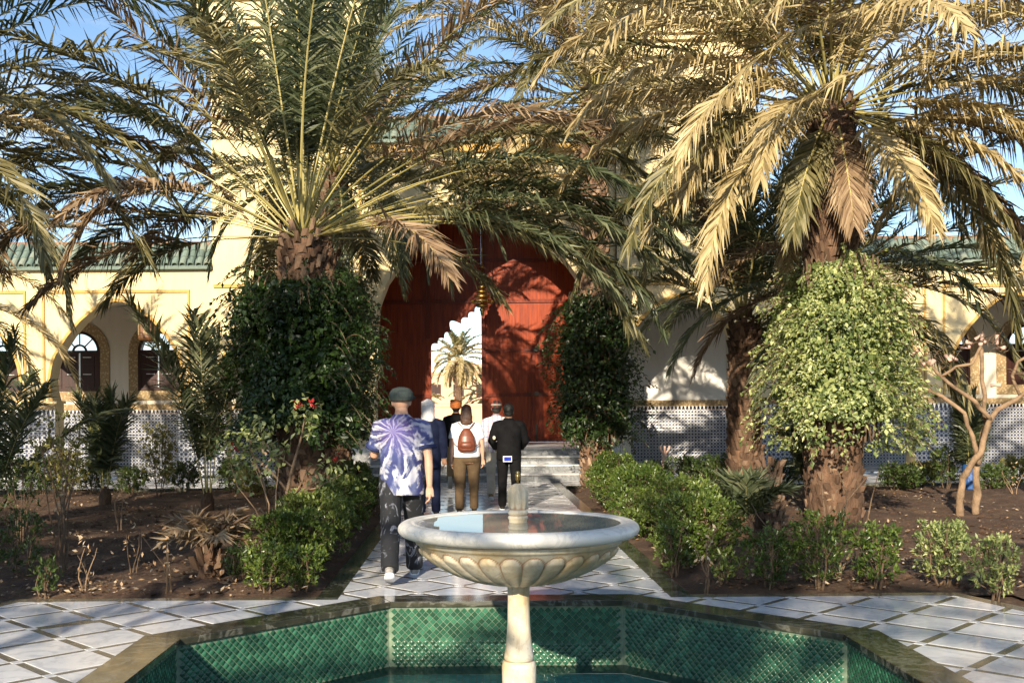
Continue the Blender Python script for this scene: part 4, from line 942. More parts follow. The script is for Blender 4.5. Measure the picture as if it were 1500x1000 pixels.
climber((-2.72, 20.9, 0), .9, 4.4, .80, M['ivy_dark'], 'dark ivy column farther back, beside the left jamb of the gate', 8000, 6, .075, 30)
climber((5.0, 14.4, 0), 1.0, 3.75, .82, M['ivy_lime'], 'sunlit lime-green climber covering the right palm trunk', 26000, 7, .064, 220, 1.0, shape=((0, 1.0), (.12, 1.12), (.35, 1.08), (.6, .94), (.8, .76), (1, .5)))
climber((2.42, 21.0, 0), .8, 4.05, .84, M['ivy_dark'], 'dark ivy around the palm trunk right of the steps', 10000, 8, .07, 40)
def shrub(loc, hgt, rad, mat, label, name='shrub', cat='shrub', group=None, n=900, seed=1, size=.05, stems=4, asp=.42, base=.25, bare=0, ros=7):
    """stems fan out; rosettes of leaves on twig ends fill the upper volume"""
    g = np.random.default_rng(seed); root = empty(name, loc, g.uniform(0, 6), label, cat, group)
    mb = MB(); k = max(6, n // ros); tips = []
    for i in range(k):
        u = g.random(); a = g.uniform(0, 2 * math.pi); zz = hgt * (base + (1 - base) * g.random() ** .8)
        f = (zz / hgt - base) / (1 - base + 1e-6); rr = rad * (.45 + .65 * math.sin(math.pi * (.12 + .72 * f))) * (g.random() ** .4) * (1 + .25 * math.sin(a * 3 + seed) + .2 * math.sin(a * 5 + 4 * f))
        tips.append((math.cos(a) * rr, math.sin(a) * rr, zz * (1 + .06 * math.sin(a * 4 + seed))))
    for s in range(stems):
        a = s / stems * 2 * math.pi + g.normal(0, .3); r = rad * g.uniform(.3, .8)
        mb.tube([(math.cos(a) * .03, math.sin(a) * .03, -.05), (math.cos(a) * r * .5 + g.normal(0, .03), math.sin(a) * r * .5 + g.normal(0, .03), hgt * .3), (math.cos(a) * r * .8, math.sin(a) * r * .8, hgt * .7), (math.cos(a) * r, math.sin(a) * r, hgt * .95)], [.011, .008, .006, .003], 5)
    for t in tips[::3]: mb.tube([(t[0] * .55, t[1] * .55, t[2] * .7), t], [.004, .002], 3)
    mb.build('stems', M['twig'], root, kind='stuff')
    T = np.repeat(np.array(tips), ros, 0); m = len(T); C0 = T + g.normal(0, .012, (m, 3))
    out = T.copy(); out[:, 2] = 0; out /= (np.linalg.norm(out, axis=1)[:, None] + 1e-6)
    D = out * .35 + np.array([0, 0, .55]) + g.normal(0, .6, (m, 3)); Nn = np.array([0, 0, 1.0]) + g.normal(0, .5, (m, 3))
    V, F, rn = leaf_cloud(C0, D, Nn, size * g.uniform(.6, 1.3, m), size * asp * g.uniform(.8, 1.3, m), g)
    link('foliage', mesh_np('foliage', V, F, mat, rnd=rn), root, kind='stuff')
    return root
def P(px, py, z=0):
    """ground point seen at a pixel of the 1500 px wide photograph"""
    Y = 1540 * (1.6 - z) / (py - 599 - .0075 * (px - 695)); return ((px - 695) / 1540 * Y, Y, z)
# hedges flanking the path: individual bushes
hl = ['nearest bush of the hedge left of the path', 'second bush of the left path hedge', 'third bush of the left path hedge', 'middle bush of the left path hedge', 'bush of the left hedge beside the ivy palm', 'bush of the left hedge just past the ivy palm', 'bush of the left hedge next to the walking man', 'small far bush of the left hedge', 'farthest bush of the left hedge before the steps']
for i, lb in enumerate(hl):
    y = 10.2 + i * .92; shrub((-1.78 + .08 * math.sin(i * 2.1) - .02 * i, y, 0), .60 + .10 * math.sin(i * 1.7), .33 + .04 * math.sin(i * 3.1), M['hedge'], lb, 'hedge_bush', 'bush', 'hedge bushes lining the path', 6000, 100 + i, .050, ros=9, base=.06)
hr = ['nearest bush of the hedge right of the path, behind the fountain rim', 'second bush of the right path hedge', 'third bush of the right path hedge', 'fullest bush of the right hedge', 'bush of the right hedge below the bare palm trunk', 'bush of the right hedge leaning over the path edge', 'rounded bush beside the ivy-skirted palm', 'farthest bush of the right hedge by the steps']
for i, lb in enumerate(hr):
    y = 10.6 + i * 1.15; shrub((2.22 + .08 * math.sin(i * 1.9) + .02 * i, y, 0), .70 + .12 * math.sin(i * 2.3), .36 + .05 * math.sin(i * 2.9), M['hedge'], lb, 'hedge_bush', 'bush', 'hedge bushes lining the path', 6800, 130 + i, .050, ros=9, base=.05)
for i, (px, py, h_, r_, m_, lb, nn) in enumerate((
    (1130, 872, .62, .30, 'hedge', 'glossy shrub at the right front, left one of the front row', 900),
    (1208, 874, .78, .33, 'hedge', 'tall leafy shrub second in the right front row', 1300),
    (1292, 874, .68, .27, 'hedge', 'light green shrub third in the right front row', 1000),
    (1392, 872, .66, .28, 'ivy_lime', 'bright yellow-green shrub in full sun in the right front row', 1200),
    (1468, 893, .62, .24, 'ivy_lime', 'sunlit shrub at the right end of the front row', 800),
    (1150, 850, .35, .18, 'hedge', 'small low shrub behind the right front row', 300),
    (990, 850, .60, .25, 'hedge', 'loose shrub where the right hedge meets the terrace', 700),
    (1062, 866, .34, .16, 'hedge', 'little sprig beside two dry sticks at the right front', 200),
    (386, 868, .50, .26, 'hedge', 'round shrub at the left front corner of the bed', 1000),
    (438, 866, .46, .22, 'hedge', 'small shrub beside the border corner on the left', 600),
    (345, 852, .38, .18, 'shrub_dark', 'low dark shrub left of the round corner shrub', 350),
    (20, 840, .75, .35, 'shrub_dark', 'dim leafy shrub in the left front of the bed', 700),
    (55, 868, .35, .16, 'shrub_dark', 'tiny dark shrub at the left terrace edge', 200))):
    x, y, z = P(px, py); shrub((x, y + .15, 0), h_ * .82, r_ * .72, M[m_], lb, seed=200 + i, n=int(nn * 1.4), size=.047, base=.14, ros=8)
back = [(15, .75, 'shrub_dark'), (60, .72, 'shrub_dark'), (98, .9, 'shrub_yel'), (136, .70, 'shrub_dark'), (190, .55, 'shrub_dark'), (232, 1.35, 'shrub_yel'), (270, .62, 'shrub_dark'), (340, .7, 'shrub_dark'), (372, .5, 'shrub_yel'),
        (955, .65, 'shrub_dark'), (1005, .8, 'shrub_dark'), (1045, .85, 'shrub_dark'), (1060, .6, 'hedge'), (1150, .7, 'shrub_dark'), (1312, .65, 'shrub_dark'), (1352, .6, 'shrub_yel'), (1385, .95, 'shrub_dark'), (1455, .55, 'shrub_dark'), (1488, .7, 'shrub_yel'), (1330, .5, 'shrub_dark')]
names_b = ['dark shrub at the left edge against the mosaic wall', 'rounded dark shrub second from the left by the walkway', 'yellowish shrub under the first pier mosaic', 'dark shrub before the walkway under the left window', 'low dark shrub under the arch centre', 'tall yellowing shrub standing against the mosaic between window and pier', 'dark shrub at the pier right of the left arch', 'dark shrub behind the young palm', 'small yellow shrub beside the ivy palm',
           'dark shrub by the pollarded stump', 'dark bushy shrub under the light patch', 'dark shrub left of the bare palm trunk', 'fresh green shrub at the bare palm trunk', 'dim shrub between the two right palms', 'dark shrub right of the lime climber', 'pale shrub before the right pier', 'spiky dark shrub beside the crooked tree', 'low dark shrub right of the crooked tree', 'pale shrub at the right edge by the walkway', 'small dark shrub under the lime climber']
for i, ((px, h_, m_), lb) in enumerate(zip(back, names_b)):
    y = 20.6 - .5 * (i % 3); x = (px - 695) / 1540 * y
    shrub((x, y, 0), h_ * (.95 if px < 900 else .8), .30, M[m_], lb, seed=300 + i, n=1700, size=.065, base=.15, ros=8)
# bigger thin bushes in the left bed
x, y, z = P(92, 800); shrub((x, y, 0), 1.5, .35, M['shrub_yel'], 'thin yellow-leaved bush with brown stems in the left bed', 'thin_bush', 'bush', n=500, seed=401, size=.07, base=.5, stems=5)
x, y, z = P(28, 790); shrub((x, y, 0), 1.1, .4, M['shrub_dark'], 'sparse grey-green bush at the far left of the bed', 'thin_bush', 'bush', n=450, seed=402, size=.07, base=.4, stems=5)

# young palms
def young_palm(loc, n, L, label, seed, mat='f_green', base='boot', e=(86, 55), bend=.5, leaf=.34):
    root = empty('young_palm', loc, 0, label, 'young palm', 'young palms planted in the beds'); g = np.random.default_rng(seed)
    mb = MB(); mb.lathe([(.05, -.05), (.10, .02), (.11, .18), (.07, .32), (.02, .36)], 10); mb.build('stump', M['bark'], root, smooth=True)
    for i in range(n):
        a = i * 2.4 + g.normal(0, .2); f = i / max(1, n - 1)
        me = frond_mesh(a, R(e[0] + (e[1] - e[0]) * f), L * g.uniform(.75, 1.05), bend + .5 * f, [M['rachis'], M[mat]], seed * 77 + i, leaf, 44, .25, 0, .25, .024, .3, .012)
        link('frond', me, root, (.04 * math.cos(a), .04 * math.sin(a), .2))
    return root
x, y, z = P(303, 745); young_palm((x, y, 0), 8, 3.2, 'young palm with long upright fronds before the left arch', 3, e=(89, 76), bend=.35, leaf=.5)
x, y, z = P(153, 735); young_palm((x, y, 0), 6, 1.9, 'young palm with cut frond tips under the left arch', 4, e=(89, 80), bend=.3, leaf=.42)
x, y, z = P(-15, 760); young_palm((x, y, 0), 9, 2.6, 'young palm at the left edge of the bed', 5)
x, y, z = P(1090, 800); young_palm((x, y, 0), 6, .6, 'small young palm in front of the bare dark trunk', 6, e=(85, 60))
x, y, z = P(1186, 760); young_palm((x, y, 0), 6, 1.3, 'slim young palm beside the lime climber', 7, e=(86, 75))
x, y, z = P(1420, 730); r_ = young_palm((x, y, 0), 8, 1.6, 'tied-up young palm with a blue wrapped base right of the crooked tree', 8, 'f_green', e=(89, 82), bend=.15)
mb = MB(); mb.lathe([(.14, .05), (.15, .2), (.13, .48), (.10, .5)], 14); mb.build('wrap', simple('blue_wrap', (.01, .06, .2), (.02, .1, .32), 12, .5), r_)
# low spiny palm stump in left bed
x, y, z = P(305, 840); rt_ = empty('palm_stump', (x, y, 0), 0, 'stubby brown palm stump with dead spines in the left bed', 'stump')
trunk_part(rt_, .30, .13, .09, 91)
for i in range(14):
    me = frond_mesh(i * 2.4, R(62 - 3 * i), .45, .9, [M['rachis'], M['f_brown']], 900 + i, .2, 16, .3, 0, .3, .016, .3, .01); link('frond', me, rt_, (0, 0, .3))
x, y, z = P(1128, 785); rt2 = empty('palm_stump', (x, y, 0), 0, 'short straw-coloured palm stump left of the lime climber', 'stump'); trunk_part(rt2, .75, .16, .12, 92)
x, y, z = P(400 - 4, 770)

# crooked bare tree (right) : pale forked trunk, pollarded pink stubs
def limb(mb, pts, r):
    pts = [Vector(p) for p in pts]; P_ = []; R_ = []
    for i in range(len(pts) - 1):
        for t in range(4):
            f = t / 4; v = pts[i].lerp(pts[i + 1], f); v += Vector((noise.noise(v * 5), noise.noise(v * 5 + Vector((9, 0, 0))), 0)) * .03; P_.append(v); R_.append((r[i] * (1 - f) + r[i + 1] * f) * .74 * (1 + .22 * noise.noise(v * 9)))
    P_.append(pts[-1]); R_.append(r[-1] * .7); mb.tube(P_, R_, 9)
fr = empty('bare_tree', (7.15, 15.3, 0), 0, 'crooked pale-barked tree with bare pollarded stubs on the right', 'tree')
K = 15.3 / 1540
def q(px, py, dy=0): return ((px - 695) * K - 7.15, dy, 1.6 - (py - 604) * K)
mb = MB(); limb(mb, [q(1408, 775), q(1404, 745), q(1410, 710), q(1430, 672, -.1), q(1440, 640, -.1), q(1445, 620, -.1)], [.085, .07, .065, .06, .05, .045])
limb(mb, [q(1437, 835, .1), q(1433, 770, .1), q(1434, 700, .1), q(1446, 650, .1), q(1452, 628, .1)], [.09, .075, .07, .07, .065])
mb.build('trunk', M['palebark'], fr, smooth=True)
for pts, r in (([q(1434, 690, 0), q(1424, 650), q(1412, 615), q(1385, 590, .1), q(1350, 575, .1), q(1322, 560, .2)], [.05, .045, .04, .04, .035, .03]),
               ([q(1445, 625, -.1), q(1420, 600, -.2), q(1390, 578, -.2), q(1365, 562, -.3), q(1345, 540, -.3)], [.045, .04, .038, .035, .03]),
               ([q(1448, 630, .1), q(1441, 590, 0), q(1439, 560, 0), q(1438, 520, 0)], [.05, .042, .04, .04]),
               ([q(1452, 630, .1), q(1465, 610, .1), q(1490, 598, .1), q(1525, 575, .1)], [.055, .05, .045, .04]),
               ([q(1500, 590, .1), q(1488, 560, .1), q(1497, 540, .1), q(1530, 520)], [.035, .03, .03, .03]),
               ([q(1365, 562, -.3), q(1385, 548, -.3), q(1405, 545, -.4), q(1418, 520, -.4)], [.03, .028, .028, .03])):
    mb = MB(); limb(mb, pts, r); mb.build('limb', M['palebark'], fr, smooth=True)
stub = simple('pink_stub_bark', (.40, .24, .19), (.62, .45, .38), 12, .7, .5, .01)
g_ = np.random.default_rng(5)
for i, (px, py) in enumerate(((1345, 532), (1350, 548), (1340, 545), (1330, 530), (1418, 515), (1425, 508), (1408, 520), (1438, 508), (1430, 518), (1446, 512), (1455, 522), (1462, 515), (1380, 540), (1395, 538), (1500, 560), (1450, 575))):
    mb = MB(); a = q(px, py, g_.uniform(-.3, .1)); d = Vector(g_.normal(0, 1, 3)); d.z = abs(d.z) * .6; d.normalize()
    mb.tube([a, tuple(Vector(a) + d * .06), tuple(Vector(a) + d * .14)], [.028, .022, .032], 7); mb.build('stub', stub, fr, smooth=True)
for i in range(46):
    px, py = [(1345, 535), (1420, 512), (1440, 512), (1385, 545), (1500, 560), (1455, 520)][i % 6]; a = Vector(q(px + g_.uniform(-14, 14), py + g_.uniform(-8, 8), g_.uniform(-.3, .1))); d = Vector(g_.normal(0, 1, 3)); d.z = abs(d.z) + .3; d.normalize(); L_ = g_.uniform(.1, .3)
    mb = MB(); mb.tube([a, a + d * L_ * .5 + Vector(g_.normal(0, .02, 3)), a + d * L_], [.009, .006, .003], 4); mb.build('twig', M['twig'], fr)
# pollarded stump with pale top
x, y, z = P(972, 700 + 10); tr = empty('pollarded_stump', (x, y, 0), 0, 'short forked bare stump among the dark shrubs near the steps', 'stump')
mb = MB(); mb.tube([(0, 0, -.05), (0, 0, .45), (.02, 0, .6)], [.045, .04, .04], 8)
for dx in (-.08, 0, .08): mb.tube([(.02, 0, .58), (dx + .02, .02, .7), (dx * 1.3 + .02, 0, .78)], [.025, .022, .028], 6)
mb.build('trunk', stub, tr, smooth=True)
# branching shrub with red bracts, left
x0, y0, _ = P(405, 800); bt = empty('flowering_shrub', (x0, y0, 0), 0, 'leggy pale-stemmed shrub with lime leaves and a few red bracts before the ivy', 'shrub')
K2 = y0 / 1540
def q2(px, py, dy=0): return ((px - 695) * K2 - x0, dy, 1.6 - (py - 597) * K2)
br = [([q2(405, 795), q2(409, 765), q2(420, 715), q2(428, 680), q2(440, 640), q2(447, 605)], [.03, .026, .022, .018, .012, .008]),
      ([q2(414, 740), q2(440, 715), q2(462, 700), q2(480, 685)], [.016, .014, .012, .008]), ([q2(420, 715), q2(400, 690), q2(375, 665), q2(350, 650)], [.018, .014, .01, .007]),
      ([q2(405, 790), q2(395, 760), q2(380, 740), q2(350, 765), q2(345, 785)], [.02, .018, .014, .012, .01]), ([q2(440, 715), q2(465, 710, -.1), q2(500, 690, -.1)], [.012, .01, .006]),
      ([q2(395, 760), q2(385, 700), q2(365, 650), q2(372, 620)], [.016, .013, .01, .006]), ([q2(428, 680), q2(410, 665), q2(395, 640)], [.012, .01, .006])]
for p_, r in br: mb = MB(); mb.tube(p_, r, 6); mb.build('branch', M['palebark'], bt, smooth=True)
g_ = np.random.default_rng(9); ends = [q2(447, 600), q2(455, 612), q2(440, 618), q2(480, 680), q2(495, 690), q2(350, 645), q2(370, 620), q2(380, 640), q2(360, 670), q2(395, 640), q2(340, 660), q2(470, 695), q2(400, 660), q2(345, 690), q2(375, 690), q2(330, 640), q2(388, 615)]
T = np.repeat(np.array(ends), 34, 0); m_ = len(T); C0 = T + g_.normal(0, .10, (m_, 3))
V, F, rn = leaf_cloud(C0, g_.normal(0, .6, (m_, 3)) + [0, 0, -.3], g_.normal(0, .5, (m_, 3)) + [0, 0, 1], .085 * g_.uniform(.6, 1.3, m_), .05 * g_.uniform(.7, 1.2, m_), g_)
link('foliage', mesh_np('foliage', V, F, M['ivy_lime'], rnd=rn), bt, kind='stuff')
for c_ in (q2(438, 588), q2(458, 588), q2(342, 652), q2(492, 668)):
    m_ = 9; C0 = np.repeat(np.array([c_]), m_, 0) + g_.normal(0, .018, (m_, 3))
    V, F, rn = leaf_cloud(C0, g_.normal(0, 1, (m_, 3)), g_.normal(0, 1, (m_, 3)), np.full(m_, .06), np.full(m_, .04), g_)
    link('flower', mesh_np('flower', V, F, M['flower'], rnd=rn), bt)
# thin dry saplings and sticks
for i, (px, py, h_, lb) in enumerate(((192, 832, .55, 'dry seedling with bleached leaves in the left bed'), (122, 858, .5, 'thin dry stick near the left terrace edge'), (245, 862, .62, 'straight thin stem behind the terrace edge'), (470 - 295, 770, .8, 'pair of crooked twigs in the middle of the left bed'), (1034, 872, .75, 'two bare dry sticks at the right front corner'), (1395 + 90, 740, .6, 'small dry conifer-like stem by the right walkway'), (90, 830, 1.5, 'brown woody stem carrying the yellow bush'), (385, 820, 1.3, 'brown twisted stems beside the pale shrub'), (1160, 850, .8, 'dry stems in front of the lime climber'), (1225, 850, 1.2, 'bare crooked stem rising to the lime climber'))):
    x, y, z = P(px, py); g = np.random.default_rng(700 + i); ro = empty('dry_sapling', (x, y, 0), 0, lb, 'sapling')
    mb = MB()
    for s in range(3 if h_ < 1 else 4):
        p = Vector((g.normal(0, .02), g.normal(0, .02), -.03)); d = Vector((g.normal(0, .18), g.normal(0, .18), 1)); pts = [tuple(p)]
        for k in range(5): p = p + d * (h_ / 5) * g.uniform(.6, 1.05); d += Vector((g.normal(0, .22), g.normal(0, .22), 0)); pts.append(tuple(p))
        mb.tube(pts, [.011 * h_ ** .5 * (1 - .14 * k) for k in range(6)], 5)
    mb.build('stem', M['palebark'] if i % 2 else M['twig'], ro)
    m_ = 26; C0 = np.stack([g.normal(0, .05, m_), g.normal(0, .05, m_), g.uniform(.3, 1, m_) * h_], 1)
    V, F, rn = leaf_cloud(C0, g.normal(0, 1, (m_, 3)), g.normal(0, 1, (m_, 3)), np.full(m_, .055), np.full(m_, .025), g); link('foliage', mesh_np('foliage', V, F, M['litter'], rnd=rn), ro, kind='stuff')
# litter on the soil
g = np.random.default_rng(12); n = 5200
xs = np.where(g.random(n) < .5, g.uniform(-8, -1.45, n), g.uniform(1.95, 9, n)); ys = BED_Y + .05 + (12) * g.random(n) ** 1.6
for _k in range(60):
    _m = g.integers(0, n, 40); _c = g.integers(0, n); xs[_m] = xs[_c] + g.normal(0, .25, 40); ys[_m] = ys[_c] + g.normal(0, .18, 40)
xs = np.where((xs > -1.4) & (xs < .2), -1.6, np.where((xs < 1.95) & (xs > .2), 2.1, xs)); ys = np.maximum(ys, BED_Y + .03)
C0 = np.stack([xs, ys, g.uniform(.0, .05, n) + .02], 1); D = g.normal(0, 1, (n, 3)) * [1, 1, .25]; Nn = np.array([0, 0, 1.0]) + g.normal(0, .4, (n, 3))
V, F, rn = leaf_cloud(C0, D, Nn, g.uniform(.02, .075, n), g.uniform(.012, .04, n), g); link('leaf_litter', mesh_np('leaf_litter', V, F, M['litter'], rnd=rn), kind='stuff')
# soil clods
mb = MB(); g = np.random.default_rng(14)
for i in range(1300):
    x = g.uniform(-6.5, -1.6) if i % 2 else g.uniform(2.0, 8); y = BED_Y + .1 + 9 * g.random() ** 1.5; s = g.uniform(.015, .055)
    V = [(x + s * a * g.uniform(.6, 1.3), y + s * b * g.uniform(.6, 1.3), .02 + s * .7 * c * g.uniform(.6, 1.2)) for a, b, c in ((1, 0, 0), (0, 1, 0), (-1, 0, 0), (0, -1, 0), (0, 0, 1), (0, 0, -1))]
    mb.add(V, [(0, 1, 4), (1, 2, 4), (2, 3, 4), (3, 0, 4), (1, 0, 5), (2, 1, 5), (3, 2, 5), (0, 3, 5)])
mb.build('soil_clods', M['soil'], kind='stuff')

# ------------------------------------------------------------------ people
skin = simple('skin', (.42, .24, .16), (.52, .31, .22), 14, .55, .1, .003, obj=True)
skin_tan = simple('brown_skin', (.20, .10, .06), (.28, .15, .09), 14, .55, .1, .003, obj=True)
def cloth(name, a, b, sc=9, rough=.85): return simple(name, a, b, sc, rough, .3, .006, obj=True, spec=.12)
C_black = cloth('black_cloth', (.003, .003, .004), (.008, .008, .009)); C_navy = cloth('navy_cloth', (.004, .006, .02), (.009, .013, .035))
C_white = cloth('white_cloth', (.62, .64, .68), (.76, .77, .80)); C_brownp = cloth('brown_trouser_cloth', (.07, .045, .025), (.11, .075, .042))
C_tan = cloth('tan_trouser_cloth', (.20, .13, .06), (.28, .19, .10)); C_beige = cloth('light_trouser_cloth', (.40, .36, .30), (.52, .48, .41))
C_cap = cloth('grey_green_cap_cloth', (.03, .04, .04), (.06, .075, .07), 16); C_leather = simple('brown_leather', (.10, .025, .012), (.17, .05, .022), 14, .4, .3, .004, obj=True)
C_hair = simple('auburn_hair', (.035, .014, .008), (.09, .04, .02), 30, .5, .6, .01, stretch=(1, 1, .2), obj=True); C_dhair = simple('black_hair', (.006, .005, .004), (.012, .01, .008), 30, .6, obj=True)
C_turban = cloth('orange_turban_cloth', (.30, .09, .025), (.45, .15, .045), 20); C_scarf = cloth('white_headscarf_cloth', (.60, .60, .62), (.78, .78, .80), 20)
C_shoe = cloth('grey_shoe_cloth', (.16, .15, .14), (.34, .32, .30), 25); C_dark = cloth('dark_shoe_leather', (.015, .012, .01), (.03, .025, .02))
def tiedye():
    m, n, l, p = nt('tie_dye_cotton'); t = n.new('ShaderNodeTexCoord').outputs['Object']; sp = n.new('ShaderNodeSeparateXYZ'); l.new(t, sp.inputs[0])
    x = mth(n, l, 'SUBTRACT', sp.outputs[0], -.05); z = mth(n, l, 'SUBTRACT', sp.outputs[2], 1.29)
    ang = mth(n, l, 'ARCTAN2', z, mth(n, l, 'ADD', x, .03)); r = mth(n, l, 'SQRT', mth(n, l, 'ADD', mth(n, l, 'MULTIPLY', x, x), mth(n, l, 'MULTIPLY', z, z)))
    nn_ = noi(n, l, t, 5, 5, .6, 1.0)
    w = mth(n, l, 'SINE', mth(n, l, 'ADD', mth(n, l, 'ADD', mth(n, l, 'MULTIPLY', ang, 11), mth(n, l, 'MULTIPLY', r, 14)), mth(n, l, 'MULTIPLY', nn_, 20)))
    w2 = mth(n, l, 'SINE', mth(n, l, 'ADD', mth(n, l, 'ADD', mth(n, l, 'MULTIPLY', ang, 29), mth(n, l, 'MULTIPLY', nn_, 16)), mth(n, l, 'MULTIPLY', r, 30)))
    c = ramp(n, l, mth(n, l, 'ADD', mth(n, l, 'MULTIPLY', w, .36), mth(n, l, 'ADD', mth(n, l, 'MULTIPLY', w2, .20), .5)), [(.16, (.02, .025, .11)), (.40, (.075, .09, .17)), (.56, (.22, .23, .30)), (.88, (.48, .48, .51))])
    pur = ramp(n, l, noi(n, l, t, 4.2, 3), [(.46, 0.0), (.60, 1.0)])
    up = ramp(n, l, sp.outputs[2], [(.0, 0.0), (1.0, 1.0)])
    near = ramp(n, l, mth(n, l, 'ADD', r, mth(n, l, 'MULTIPLY', nn_, .25)), [(.12, 1.0), (.36, 0.0)])
    c = mixc(n, l, mth(n, l, 'MULTIPLY', near, .75), c, (.10, .035, .19)); c = mixc(n, l, mth(n, l, 'MULTIPLY', pur, .28), c, (.10, .14, .36))
    l.new(c, p.inputs['Base Color']); p.inputs['Roughness'].default_value = .85; bump(n, l, p, noi(n, l, t, 9, 4), .5, .012); return m
def plaid(name, base, a, b):
    m, n, l, p = nt(name); t = n.new('ShaderNodeTexCoord').outputs['Object']; sp = n.new('ShaderNodeSeparateXYZ'); l.new(t, sp.inputs[0])
    sx = mth(n, l, 'LESS_THAN', mth(n, l, 'FRACT', mth(n, l, 'MULTIPLY', sp.outputs[0], 13)), .35); sz = mth(n, l, 'LESS_THAN', mth(n, l, 'FRACT', mth(n, l, 'MULTIPLY', sp.outputs[2], 11)), .3)
    c = mixc(n, l, mth(n, l, 'MULTIPLY', sx, .6), base, a); c = mixc(n, l, mth(n, l, 'MULTIPLY', sz, .55), c, b); l.new(c, p.inputs['Base Color']); p.inputs['Roughness'].default_value = .85; return m
def splash(name):
    m, n, l, p = nt(name); t = n.new('ShaderNodeTexCoord').outputs['Object']
    f = noi(n, l, scaled(n, l, t, (1, 1, .5)), 7, 3, .5, 2.5); c = ramp(n, l, f, [(.56, (.006, .007, .010)), (.60, (.05, .055, .07)), (.65, (.22, .23, .27)), (.70, (.01, .01, .015))])
    l.new(c, p.inputs['Base Color']); p.inputs['Roughness'].default_value = .85; bump(n, l, p, noi(n, l, t, 8, 4), .5, .012); return m
def remesh_obj(mb, name, mat, root, vox=.010, it=6, solid=None, parent=None):
    o = mb.build(name, mat, parent or root, smooth=True)
    r = o.modifiers.new('skin', 'REMESH'); r.mode = 'VOXEL'; r.voxel_size = vox; r.use_smooth_shade = True
    s = o.modifiers.new('soft', 'SMOOTH'); s.factor = .5; s.iterations = it
    return o
def folds(o, amp=.012, size=.12):
    t = bpy.data.textures.new('folds', 'CLOUDS'); t.noise_scale = size
    d = o.modifiers.new('folds', 'DISPLACE'); d.texture = t; d.strength = amp; d.mid_level = .5; d.texture_coords = 'LOCAL'
def person(loc, rz, H, label, c, legs, arms, fat=1.0, vox=.010, head_turn=0, scale_sh=1.0):
    """local +Y is the walking direction. legs: (thigh, knee) degrees per side; arms: (forward, outward, elbow)"""
    root = empty('person', loc, rz, label, 'person', c.get('group')); k = H / 1.715; V = Vector
    root.scale = (k, k, k)
    hipz = .92; J = {}
    for s, nm in ((-1, 'L'), (1, 'R')):
        th, kn = map(R, legs[nm]); hp = V((s * .095 * fat ** .5, 0, hipz)); kne = hp + V((s * .005, math.sin(th) * .43, -math.cos(th) * .43)); a2 = th - kn
        an = kne + V((s * .005, math.sin(a2) * .42, -math.cos(a2) * .42)); J[nm] = (hp, kne, an, a2)
    lo = min(J['L'][2].z - .0, J['R'][2].z - .0); dz = .07 - lo
    for nm in J: J[nm] = tuple(v + V((0, 0, dz)) if isinstance(v, Vector) else v for v in J[nm])
    z0 = dz; Z = lambda z: z + z0
    A = {}
    for s, nm in ((-1, 'L'), (1, 'R')):
        f, o_, e = map(R, arms[nm][:3]); sh = V((s * .178 * scale_sh, 0, Z(1.385))); d = V((s * math.sin(o_), math.sin(f) * math.cos(o_), -math.cos(f) * math.cos(o_))); el_ = sh + d * .285
        d2 = V((s * math.sin(o_) * (.2 if len(arms[nm]) < 4 else arms[nm][3]), math.sin(f + e) * math.cos(o_), -math.cos(f + e) * math.cos(o_))).normalized(); wr = el_ + d2 * .25; A[nm] = (sh, el_, wr, d2)
    # body : one continuous surface
    mb = MB(); torso = [(.80, .14, .10), (.88, .155, .11), (1.02, .135, .095), (1.2, .15, .105), (1.34, .165, .105), (1.42, .13, .08), (1.47, .065, .06), (1.52, .055, .058), (1.58, .052, .056)]
    mb.add(*ringloft([(0, 0, Z(z), rx * (fat if z < 1.4 else 1), ry * (fat if z < 1.4 else 1)) for z, rx, ry in torso]))
    hz = Z(1.598); mb.ball((0, .012, hz + .015), .074, .092, .108, 18, 12); mb.ball((0, .045, hz - .055), .052, .055, .055, 12, 8)
    mb.ball((0, .108, hz - .015), .012, .02, .022, 8, 6); mb.ball((0, .10, hz + .03), .05, .012, .012, 8, 6); mb.ball((0, .098, hz - .055), .024, .012, .008, 8, 6)
    for s in (-1, 1): mb.ball((s * .077, .0, hz - .005), .012, .022, .033, 8, 6)
    for nm, s in (('L', -1), ('R', 1)):
        hp, kne, an, a2 = J[nm]; mb.tube([hp + V((0, 0, .05)), (hp + kne) / 2, kne, (kne + an) / 2 + V((0, -.01, 0)), an], [.085 * fat, .075 * fat, .052, .052, .036], 12)
        sh, el_, wr, d2 = A[nm]; mb.tube([sh - V((s * .06, 0, 0)), sh, (sh + el_) / 2, el_, el_ + d2 * .08, wr], [.05, .052, .045 * fat ** .5, .037, .038, .025], 12)
        # hand: palm, four fingers, thumb
        side = V((1, 0, 0)) * s; fw = V((0, 1, 0)); nrm_ = (-side).normalized(); acr = d2.cross(nrm_).normalized()
        if acr.y < 0: acr = -acr
        pc = wr + d2 * .055; mb.tube([wr - d2 * .01, wr + d2 * .03, wr + d2 * .09], [(.024, .020), (.037, .017), (.040, .014)] if abs(acr.y) > .4 else [.024, .03, .03], 10)
        for fi in range(4):
            b = wr + d2 * .085 + acr * (.030 - .020 * fi); L_ = (.068, .078, .073, .058)[fi]; dd = (d2 + nrm_ * .35).normalized(); ee = (d2 + nrm_ * 1.3).normalized()
            mb.tube([b - d2 * .02, b, b + dd * L_ * .5, b + dd * L_ * .5 + ee * L_ * .5], [.0095, .0095, .009, .0075], 7)
        b = wr + d2 * .035 + acr * .032; mb.tube([b - acr * .015, b, b + (acr * .6 + d2 + nrm_ * .3).normalized() * .035, b + (acr * .3 + d2 * 1.2 + nrm_ * .5).normalized() * .062], [.012, .012, .011, .009], 7)
